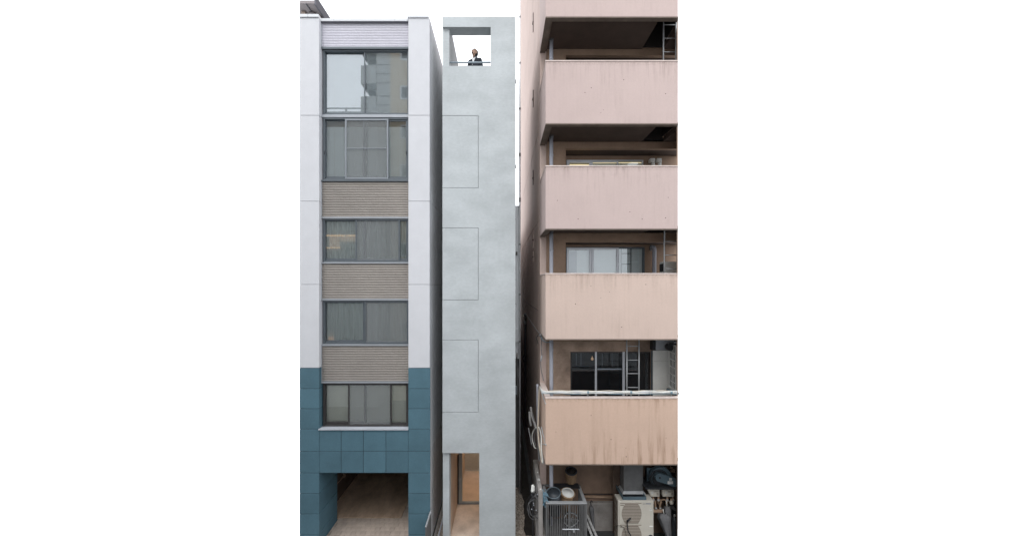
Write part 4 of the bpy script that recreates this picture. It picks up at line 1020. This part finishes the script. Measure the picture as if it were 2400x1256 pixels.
def bin_(name, label, c_px, c_py, Yc, r_, axis, depth, m_out, m_in, m_rim, rr, cat='bin'):
    c = P(c_px, c_py, Yc); ax = Vector(axis).normalized()
    t = thing(name, label, cat, c - ax * depth, 'bins and baskets at the rack')
    MB().lathe([(r_ * .78, -depth), (r_, 0)], c, ax, 28).build('body', m_out, t, smooth=True)
    b = MB(); b.lathe([(r_ - .012, .002), (r_ * .76, -depth + .03), (.002, -depth + .03)], c, ax, 28); b.build('liner', m_in, t, smooth=True)
    b = MB(); A = ax.cross(Vector((0, 1, 0))).normalized(); B = ax.cross(A)
    b.tube([c + (r_ - .002) * (math.cos(q*2*math.pi/28)*A + math.sin(q*2*math.pi/28)*B) for q in range(29)], rr, 8); b.build('rim', m_rim, t, smooth=True)
    return t, c, ax
bin_('plastic_bin', 'dark plastic bin tilted in the rack, left of the white-lined basket', 1297, 1154, -.10, .205, (-.12, -.30, 1), .75, 'plastic_dark', 'plastic_dark', 'plastic_rim', .014)
_, c_, ax_ = bin_('lined_basket', 'wicker basket with a white liner, right one in the rack', 1331, 1153.5, -.10, .170, (.05, -.28, 1), .75, 'wicker', 'liner', 'liner', .012)
b = MB(); A = ax_.cross(Vector((0, 1, 0))).normalized(); B = ax_.cross(A)
b.tube([c_ - ax_*.02 + .192*(math.cos(q*math.pi/14)*A + math.sin(q*math.pi/14)*B) for q in range(29)], .020, 8)
b.build('wicker_rim', 'wicker', _, smooth=True)
# tall wicker basket standing behind
tb, cb, ab = bin_('wicker_basket', 'tall brown wicker basket with pale rim standing behind the rack', 1338.5, 1103, .42, .165, (-.04, -.30, 1), .40, 'wicker', 'near_black', 'steel_black', .022)
b = MB()
for k2 in range(9):
    h = -.03 - k2 * .042; rr_ = .165 * (1 + h * .22 / .40) + .004; A = ab.cross(Vector((0, 1, 0))).normalized(); B = ab.cross(A)
    b.tube([cb + ab*(h + .006*math.sin(q*6)) + (rr_ + .006*math.sin(q*9 + k2*math.pi))*(math.cos(q*math.pi/24)*A + math.sin(q*math.pi/24)*B) for q in range(49)], .015, 5)
b.build('weave', 'wicker', tb, smooth=True)
b = MB(); A = ab.cross(Vector((0, 1, 0))).normalized(); B = ab.cross(A)
b.tube([cb - ab*.03 + .140*(math.cos(q*math.pi/14)*A + math.sin(q*math.pi/14)*B) for q in range(-14, 3)], .016, 6); b.build('lining', 'liner', tb, smooth=True)
t = thing('spoked_ring', 'dark wheel-like ring seen through the bars of the rack', 'wheel', P(1338, 1225, -.2))
cc = P(1338, 1217, -.22)
MB().tube([cc + .20*Vector((math.cos(q*math.pi/12), .1*math.sin(q), math.sin(q*math.pi/12))) for q in range(25)], .016, 6).build('rim', 'steel', t, smooth=True)
MB().tube([cc + .225*Vector((math.cos(q*math.pi/12), .1*math.sin(q), math.sin(q*math.pi/12))) for q in range(25)], .014, 6).build('tyre', 'cable_black', t, smooth=True)
for q in range(6): MB().tube([cc, cc + .2*Vector((math.cos(q*math.pi/3), 0, math.sin(q*math.pi/3)))], .004, 4).build('spoke', 'steel', t)

# back wall details between rack and air conditioner
MB().box(X(1364, .72), X(1440, .72), .70, .798, 0, Z(1177, .70)).build('plinth', 'old_conc', AB, bevel=.008)
MB().box(X(1364, .70), X(1440, .70), .68, .698, Z(1182, .70), Z(1177, .70)).build('plinth_edge', 'old_conc', AB, bevel=.004)
t = thing('wall_pipe', 'tan pipe running level along the wall left of the air conditioner', 'pipe', P(1400, 1165, .7))
MB().tube([P(1368, 1163, .74), P(1400, 1164, .74), P(1440, 1165, .74)], .036, 10).build('pipe', 'insul', t, smooth=True)
MB().tube([P(1368, 1157, .76), P(1440, 1157, .76)], .012, 6).build('wire', 'cable_black', t, smooth=True)
def umbrella(label, handle_pt, tip_pt, r_top, mat, hm, hl=.18, hook=True):
    h0, tp = Vector(handle_pt), Vector(tip_pt); d = (tp - h0).normalized()
    t = thing('umbrella', label, 'umbrella', tp, 'closed umbrellas by the air conditioner')
    L = (tp - h0).length
    b = MB(); n = 16; rows = 8; A = d.cross(Vector((0, 1, 0))).normalized(); B = d.cross(A); base = 0
    for i in range(rows + 1):
        u = i / rows; rr = r_top * (1 - u)**1.1 + .012
        if i == 0: rr = r_top * .75
        for j in range(n):
            a0 = 2*math.pi*j/n; f = 1 + .28 * math.cos(a0 * 5 + u * 1.5)
            b.v.append(tuple(h0 + d*(hl + (L - hl) * u) + rr*f*(math.cos(a0)*A + math.sin(a0)*B)))
    for i in range(rows):
        for j in range(n): b.f.append((i*n+j, i*n+(j+1)%n, (i+1)*n+(j+1)%n, (i+1)*n+j))
    b.f.append(tuple(range(n)))
    b.build('canopy', mat, t, smooth=True, fix=True)
    pts = [h0 + d*hl, h0 + d*.05]
    if hook: pts = [h0 + d*hl, h0 + d*.03, h0 - d*.01 + A*.02, h0 + A*.05, h0 + d*.03 + A*.055]
    MB().tube(catmull(pts, 4), .013, 8).build('handle', hm, t, smooth=True)
    MB().tube([tp - d*.02, tp + d*.04], .006, 6).build('tip', 'steel', t)
umbrella('folded grey umbrella leaning on the plinth between rack and air conditioner', P(1384, 1174, .55), P(1394, 1254, .45), .055, 'umbrella', 'cable_black', .14)
umbrella('wide dark grey umbrella, left of the pair at the right frame edge', P(1553, 1187, .10), P(1568, 1268, -.20), .20, 'umbrella', 'cable_white', .17, False)
umbrella('slim dark grey umbrella, right of the pair at the right frame edge', P(1561, 1168, .15), P(1573, 1262, -.15), .10, 'umbrella', 'cable_white', .20, False)
t = thing('angle_bar', 'grey slotted steel bars leaning beside the bin rack', 'bar', P(1385, 1256, .3))
for (p0, p1) in (((1375, 1206, .62), (1400, 1262, .30)), ((1374, 1222, .60), (1390, 1262, .30))):
    a0, a1 = P(*p0), P(*p1); MB().tube([a0, a1], .045, 4).build('bar', 'tape_grey', t)
    for u in (.2, .45, .7): c = a0.lerp(a1, u) + Vector((0, -.045, .02)); MB().lathe([(.011, 0), (.011, .006)], c, (0, -1, .2), 8).build('bolt', 'bolt', t)

# big outdoor air conditioner
YA = -.06; ad = .36
ax0, ax1, azt = X(1448.5, YA), X(1532, YA), Z(1172.5, YA)
t = thing('outdoor_unit', 'large beige twin-fan outdoor air conditioner with a metal hood on top', 'air conditioner', ((ax0+ax1)/2, YA, 0))
MB().box(ax0, ax1, YA, YA + ad, .06, azt).build('casing', 'ac', t, bevel=.012)
MB().box(ax0 + .02, ax1 - .02, YA + .03, YA + ad - .03, 0, .06).build('foot', 'steel_dark', t)
xs0, xs1 = X(1452, YA), X(1503.5, YA)
for (pyt, pyb) in ((1177.5, 1226), (1228.5, 1277)):
    MB().box(xs0, xs1, YA - .012, YA - .001, Z(pyb, YA), Z(pyt, YA)).build('front_plate', 'ac', t, bevel=.006)
    cx_ = X(1480, YA); cz = Z((pyt + pyb) / 2 + .5, YA); hh = (pyb - pyt) / 2 * K(YA) * .93; rw_ = 23.3 * K(YA)
    pts = []
    half = []
    for q in range(13):                       # barrel outline: straight top and bottom, round flanks
        v = -1 + 2*q/12; u = .66 + .34 * math.cos(v * math.pi/2 * .98)**.9 if abs(v) < .86 else .66
        half.append((u * rw_, v * hh))
    poly = [(cx_ + u, cz + v) for u, v in half] + [(cx_ - u, cz + v) for u, v in reversed(half)]
    MB().prism_y(poly, YA - .017, YA - .0125).build('fan_grille', 'ac_fan', t)
    b = MB()
    for q in range(1, 13):
        v = -1 + 2*q/13; u = .66 + .34 * math.cos(v * math.pi/2 * .98)**.9 if abs(v) < .86 else .66
        b.box(cx_ - u*rw_, cx_ + u*rw_, YA - .021, YA - .0165, cz + v*hh - .0035, cz + v*hh + .0035)
    b.build('grille_wire', 'ac', t)
    MB().box(X(1453.5, YA), X(1462, YA), YA - .016, YA - .012, Z(pyt + 6, YA), Z(pyt + 4, YA)).build('slot', 'ac_fan', t)
    MB().box(X(1453, YA), X(1503, YA), YA - .016, YA - .012, Z(pyt + 1.2, YA), Z(pyt - .2, YA)).build('slot', 'ac_fan', t)
b = MB()
for i in range(7):
    for j in range(4): b.box(ax0 - .006, ax0 + .001, YA + .06 + j*.07, YA + .115 + j*.07, .12 + i*.175, .12 + i*.175 + .155)
b.build('side_grille', 'ac_fan', t)
# maker's lettering (too small to read in the photograph) and warning triangle
b = MB(); px = 1506.5; rnd = random.Random(3)
for i in range(6): b.pb(px, px + .75, 1179.4 + rnd.uniform(-.1, .2), 1180.6, YA - .003, YA - .0005); px += 1.15
b.build('lettering', 'ink', t)
b = MB(); px = 1514
for i in range(8): b.pb(px, px + 1.05, 1178.7 + rnd.uniform(0, .2), 1180.7, YA - .003, YA - .0005); px += 1.5
b.build('lettering', 'ink_blue', t)
c = P(1525.4, 1192.8, YA); s_ = 3.4*K(YA)
MB().prism_y([(c.x - s_, c.z - s_*.75), (c.x + s_, c.z - s_*.75), (c.x, c.z + s_)], YA - .003, YA - .0005).build('warning_triangle', 'label_white', t)
MB().prism_y([(c.x - s_*.14, c.z - s_*.5), (c.x + s_*.14, c.z - s_*.5), (c.x + s_*.14, c.z + s_*.3), (c.x - s_*.14, c.z + s_*.3)], YA - .0045, YA - .003).build('warning_mark', 'ink', t)
MB().pb(1522.5, 1530.5, 1231.5, 1234, YA - .012, YA - .001).build('grip', 'ac_white', t, bevel=.004)
# hood on the unit
t = thing('exhaust_hood', 'dull sheet-metal duct with a flared foot standing on the beige outdoor unit', 'duct', ((ax0+ax1)/2, .1, azt))
zh0 = azt + .004
MB().box(X(1459.5, -.03), X(1515, -.03), -.035, -.015, zh0, zh0 + .09).build('tray', 'slate_blue', t, bevel=.003)
MB().box(X(1459.5, -.03), X(1459.5, -.03) + .02, -.014, .62, zh0, zh0 + .09).build('tray', 'slate_blue', t, bevel=.003)
MB().box(X(1515, -.03) - .02, X(1515, -.03), -.014, .62, zh0, zh0 + .09).build('tray', 'slate_blue', t, bevel=.003)
MB().box(X(1461, -.03), X(1514, -.03), -.01, .62, zh0, zh0 + .01).build('tray_floor', 'steel_black', t)
yd0, yd1 = .22, .58
dx0, dx1 = X(1462, yd0), X(1507, yd0); zd0, zd1 = Z(1150, yd0), Z(1070, yd0)
MB().box(dx0, dx1, yd0, yd1, zd0, zd1).build('duct', 'steel_dark', t, bevel=.006)
b = MB(); e_ = .065
lo = [(dx0 - e_, yd0 - e_), (dx1 + e_, yd0 - e_), (dx1 + e_, yd1), (dx0 - e_, yd1)]; hi = [(dx0, yd0), (dx1, yd0), (dx1, yd1), (dx0, yd1)]
b.v = [(x_, y_, zd0 - .06) for x_, y_ in lo] + [(x_, y_, zd0) for x_, y_ in hi]
for i in range(4): j = (i+1) % 4; b.f.append((i, j, 4+j, 4+i))
b.build('flare', 'steel', t)
for x_ in (dx0 + .05, dx1 - .07): MB().box(x_, x_ + .02, yd0 + .05, yd0 + .07, zh0, zd0 - .02).build('leg', 'steel_black', t)
# power cable with clip on the unit
t = thing('black_cable', 'black cable with a plug hooked on the front of the outdoor unit', 'cable', P(1472, 1260, YA - .1))
MB().tube(catmull([P(1476, 1215, YA - .06), P(1470, 1222, YA - .06), P(1471, 1235, YA - .08), P(1473, 1245, YA - .1), P(1478, 1254, YA - .12), P(1479, 1266, YA - .12)], 5), .016, 7).build('cable', 'cable_black', t, smooth=True)
MB().tube([P(1470, 1221, YA - .06), P(1473, 1218, YA - .07), P(1478, 1213, YA - .07)], .030, 8, .022).build('plug', 'cable_black', t, smooth=True)
MB().tube(catmull([P(1441, 1235, .1), P(1448, 1231, -.12), P(1458, 1233, -.12), P(1465, 1242, -.14), P(1468, 1258, -.14)], 5), .007, 5).build('cable', 'cable_black', t, smooth=True)

# blower with belt guard on a shelf
t = thing('blower_shelf', 'dark steel shelf carrying the blue-grey blower', 'shelf', P(1552, 1145, .1))
MB().pb(1513, 1588, 1142, 1146, -.02, .6).build('board', 'steel_black', t)
MB().pb(1514, 1517, 1095, 1141.8, .45, .5).build('bracket', 'steel_black', t)
t = thing('blower', 'blue-grey blower with a round housing and slanting belt guard', 'blower', P(1545, 1141.5, .2))
MB().pb(1516, 1563, 1096, 1141.5, .34, .36).build('mounting_plate', 'slate_blue', t, bevel=.006)
cf = P(1542, 1116, .30)
MB().lathe([(.33, 0), (.335, .02), (.335, .14), (.31, .16)], cf + Vector((.05, .02, 0)), (0, -1, 0), 36).build('housing', 'slate_blue', t, smooth=False, bevel=.01)
b = MB(); A_, B_ = Vector((1, 0, 0)), Vector((0, 0, 1))
for rr, q0 in ((.27, 0), (.235, 1), (.19, 2)): b.tube([cf + Vector((-.03, -.145 - .01*q0, .0)) + rr*(math.cos(q*math.pi/18)*A_ + math.sin(q*math.pi/18)*B_) for q in range(37)], .014, 6)
b.build('inlet_ring', 'steel_black', t, smooth=True)
MB().lathe([(.18, 0), (.17, .03)], cf + Vector((-.03, -.145, 0)), (0, -1, 0), 24).build('inlet', 'steel_black', t)
yg = .02
gc = P(1546.5, 1119, yg); gr = 9.8 * K(yg); ge0, ge1 = P(1589, 1123, yg), P(1589, 1143, yg)
poly = [(gc.x + gr*math.cos(a_), gc.z + gr*math.sin(a_)) for a_ in [R(75 + q*15) for q in range(13)]]
poly = poly + [(ge1.x, ge1.z), (ge0.x, ge0.z)]
MB().prism_y(poly, yg, yg + .12).build('belt_guard', 'slate_blue', t, bevel=.006, fix=True)
MB().lathe([(.028, 0), (.028, .004)], (gc.x, yg - .001, gc.z), (0, -1, 0), 14).build('shaft_hole', 'cable_black', t)
MB().pb(1568.5, 1574.5, 1120, 1122.5, yg - .004, yg - .0005).build('sticker', 'label_white', t)
MB().pb(1568.5, 1574.5, 1123, 1125.5, yg - .004, yg - .0005).build('sticker', 'label_white', t)
st_ = MB().pb(1565, 1577.5, 1127, 1133.5, yg - .004, yg - .0005).build('sticker', 'label_white', t)
b = MB()
for q in range(4): b.pb(1566, 1576.3, 1128.2 + q*1.3, 1128.7 + q*1.3, yg - .006, yg - .0042)
b.build('print_line', 'sill', st_)
for q in range(2): MB().pb(1569.2, 1573.8, 1120.9 + q*3, 1121.5 + q*3, yg - .006, yg - .0042).build('print_line', 'sill', t)
# gas meters under the shelf
def meter(px0, px1, label):
    Y = .16; t = thing('gas_meter', label, 'meter', P((px0+px1)/2, 1164, Y), 'gas meters under the blower shelf')
    x0, x1 = X(px0, Y), X(px1, Y); z1, z0 = Z(1146.5, Y), Z(1163.5, Y)
    poly = [(x0 + .09, z0), (x1, z0), (x1, z1), (x0, z1), (x0, z1 - .03)] if px0 < 1540 else [(x0 + .02, z0), (x1 - .01, z0), (x1, z1), (x0, z1)]
    MB().prism_y(poly, Y, Y + .16).build('case', 'ac', t, bevel=.01, fix=True)
    MB().pb(px0 + 7.5, px0 + 12, 1152, 1157, Y - .008, Y - .001).build('dial', 'ac_white', t)
    MB().pb(px0 + 7.8, px0 + 11.7, 1153.8, 1155, Y - .011, Y - .008).build('dial_digits', 'ink', t)
    b = MB()
    for q in range(3): b.pb(px1 - 7, px1 - 2, 1154 + q*2.2, 1155.2 + q*2.2, Y - .005, Y - .001)
    b.build('print_block', 'ac_fan', t)
    MB().pb(px0 + 14, px1 - 2.5, 1151, 1152, Y - .004, Y - .001).build('lettering', 'ac_fan', t)
    for px in (px0 + 12, px1 - 3):
        MB().tube([P(px, 1163, Y + .08), P(px, 1180, Y + .08)], .026, 8).build('pipe', 'insul', t, smooth=True)
        MB().lathe([(.045, 0), (.03, .05)], P(px, 1172, Y + .08), n=8).build('nut', 'tape_grey', t)
meter(1519, 1546, 'left beige gas meter with a slanted corner under the blower shelf')
meter(1552, 1580, 'right beige gas meter with printed front under the blower shelf')
tubes('gas_pipe', 'tan lagged pipes and elbows below the gas meters', 'pipe', P(1550, 1200, .2),
      [('pipe', [(1531, 1197, .25), (1550, 1197, .22), (1560, 1198, .2), (1564, 1203, .2), (1565, 1215, .2)], .055, 'insul'),
       ('pipe', [(1535, 1172, .3), (1536, 1185, .3), (1536, 1196, .3)], .028, 'insul'), ('pipe', [(1546, 1172, .3), (1550, 1171, .28), (1557, 1170, .28), (1561, 1175, .28), (1561, 1190, .28)], .022, 'insul'),
       ('pipe', [(1546, 1196, .28), (1547, 1182, .28), (1550, 1174, .28)], .03, 'insul'), ('valve', [(1535, 1190, .22), (1540, 1191, .2)], .03, 'tape_grey'), ('valve', [(1546, 1190, .22), (1550, 1191, .2)], .03, 'tape_grey'),
       ('valve', [(1570, 1177, .1), (1577, 1177, .1)], .055, 'ac'), ('pipe', [(1573, 1168, .15), (1574, 1177, .12)], .03, 'insul'), ('pipe', [(1570, 1094, .4), (1578, 1099, .4), (1580, 1104, .38), (1572, 1103, .36)], .03, 'insul')])
t = thing('dark_box', 'dark grey steel box beside the umbrellas at the right frame edge', 'box', P(1575, 1215, .3))
MB().pb(1566, 1586, 1186, 1225, .30, .6).build('case', 'steel_black', t, bevel=.01)
MB().prism_y([(X(1564, .26), Z(1186, .26)), (X(1583, .26), Z(1197, .26)), (X(1587, .26), Z(1195, .26)), (X(1576, .26), Z(1183, .26))], .26, .32).build('lid', 'steel_dark', t, fix=True)
t = thing('gas_cylinder', 'black cylinder partly cut by the right frame edge', 'cylinder', P(1581, 1256, .05))
MB().lathe([(.075, 0), (.08, .02), (.08, .55), (.05, .62), (.02, .64)], (X(1581, .05), .05, Z(1262, .05)), n=18).build('body', 'plastic_dark', t, smooth=True)
MB().lathe([(.03, .64), (.03, .70), (.015, .72)], (X(1581, .05), .05, Z(1262, .05)), n=12).build('valve', 'tape_grey', t, smooth=True)
t = thing('bicycle_saddle', 'navy bicycle saddle in front of the outdoor unit at the bottom edge', 'saddle', P(1527, 1262, -.6))
skin_cap = [((0,.05,.0),.075,(-.03,.0,.012),.065), ((-.03,.0,.012),.06,(-.10,-.05,.0),.03), ((.05,.06,-.03),.06,(.09,.05,-.06),.03)]
o_ = skin_mesh(skin_cap, .012, 'seat', 'navy', t)
MB().tube([P(1527, 1262, -.6), P(1527, 1262, -.6) - Vector((0, 0, .45))], .014, 8).build('seat_post', 'steel', t, smooth=True)
# wall behind blower
MB().prism([(X(1436, .62), .62), (xe(.62) - .01, .62), (xe(.66) - .01, .66), (X(1436, .66), .66)], 0, Z(1085, YF) + .02).build('service_wall', 'garage_wall', AB)  # borrowed dark colour stands in for shade under the balcony
MB().prism([(xe(-.4) - .03, -.4), (xe(-.4) - .004, -.4), (xe(.62) - .015, .61), (xe(.62) - .04, .61)], 0, Z(1085, YF) - .02).build('end_panel', 'garage_wall', AB)

# ================================================================== NEIGHBOUR ROOF, upper left
NB = thing('neighbour_building', 'purplish eaves of a taller neighbour rising behind the office roof, upper left', 'building', (X(725, 6), 6, 0))
def sof(pxe, py_e, Ya, Yb, wid, mat, nm, th=.12):
    # soffit board whose right edge starts at pixel (pxe,py_e) on depth Ya and runs straight back
    x1 = X(pxe, Ya); z = Z(py_e, Ya); MB().box(x1 - wid, x1, Ya, Yb, z, z + th).build(nm, mat, NB, bevel=.004)
zs_ = Z(0, 4)
xe_ = X(737, 4.2)
MB().prism([(X(702.5, 4.2), 4.2), (xe_, 4.2), (xe_, 11), (X(702.5, 6.0) + .5, 11), (X(702.5, 6.0), 6.0)], zs_, zs_ + .12).build('soffit', 'neigh', NB)
MB().box(xe_ - .0, xe_ + .07, 4.2, 11, zs_ - .06, zs_ + .3).build('fascia', 'neigh_dark', NB)
MB().box(X(716, 4.2), X(716, 4.2) + .035, 4.2, 11, zs_ - .03, zs_ - .002).build('batten', 'neigh_dark', NB)
MB().box(-8.34, -8.18, 4.62, 11, zs_ - .10, zs_ - .002).build('beam', 'neigh_wall', NB)
MB().box(-8.62, -8.345, 5.15, 11, zs_ - .012, zs_ - .002).build('recess_shade', 'opp_dark', NB)  # dark sheet stands in for the shaded recess beside the beam
MB().tube([(xe_ - .34, 4.75, zs_ - .16), (xe_ - .34, 4.75, zs_ + .0)], .13, 14).build('drain_outlet', 'neigh', NB, smooth=True)
MB().box(xe_ - .45, xe_ - .05, 4.95, 11, zs_ - .35, zs_ - .003).build('beam', 'neigh', NB, bevel=.01)

# ================================================================== STREET OPPOSITE (seen mirrored in the top window)
OA = thing('rooftop_terrace_block', 'low grey block across the street, its roof railing mirrored in the top window', 'building', (-14, -14, 0))
MB().box(-26, -7.8, -22, -12.2, 0, 17.9).build('wall', 'opp_grey', OA)
for z in (18.25, 18.5, 18.75): MB().box(-25.9, -7.9, -12.32, -12.26, z, z + .07).build('rail', 'steel', OA)
for i in range(10): MB().box(-25.9 + i*2.0, -25.8 + i*2.0, -12.33, -12.25, 17.9, 18.8).build('rail_post', 'steel', OA)
OB = thing('balcony_block', 'tall grey panelled block across the street with stacked balconies, mirrored in the top window', 'building', (-7, -17, 0))
MB().box(-9.37, -5.2, -24, -16.6, 0, 32).build('wall', 'opp_grey', OB)
for i in range(11):
    z = 1.75 + i * 2.32
    MB().box(-10.54, -9.37, -19.0, -16.6, z, z + 1.36).build('balcony', 'opp_grey', OB, bevel=.01)
    MB().box(-10.2, -9.38, -19.0, -17.6, z + 1.36, z + 2.32).build('recess', 'opp_dark', OB)  # dark block stands in for shade inside the balcony recess
    for zz in (z - .02, z + .67, z + 1.34): MB().box(-9.37, -5.2, -16.6, -16.585, zz, zz + .05).build('panel_joint', 'opp_dark', OB)
MB().box(-9.38, -9.355, -16.6, -16.585, 0, 32).build('panel_joint', 'opp_dark', OB)
OC = thing('beige_block', 'beige tower block across the street with small windows, mirrored in the top window', 'building', (-6, -14, 0))
MB().box(-7.42, -4.2, -16.4, -13.6, 0, 30).build('wall', 'opp_beige', OC)
for i in range(10):
    z = 1.75 + i * 2.6 ; x = -6.75
    f_ = MB().box(x, x + .9, -13.6, -13.56, z, z + .9).build('window', 'alu_light', OC)
    MB().box(x + .08, x + .82, -13.565, -13.55, z + .08, z + .82).build('pane', 'opp_dark', f_)
OD = thing('low_block', 'low grey building directly across the street, below the viewpoint', 'building', (5, -14, 0))
MB().box(-4.1, 26, -24, -12.6, 0, 7.0).build('wall', 'opp_grey', OD)  # height kept low so that sky light reaches the fronts
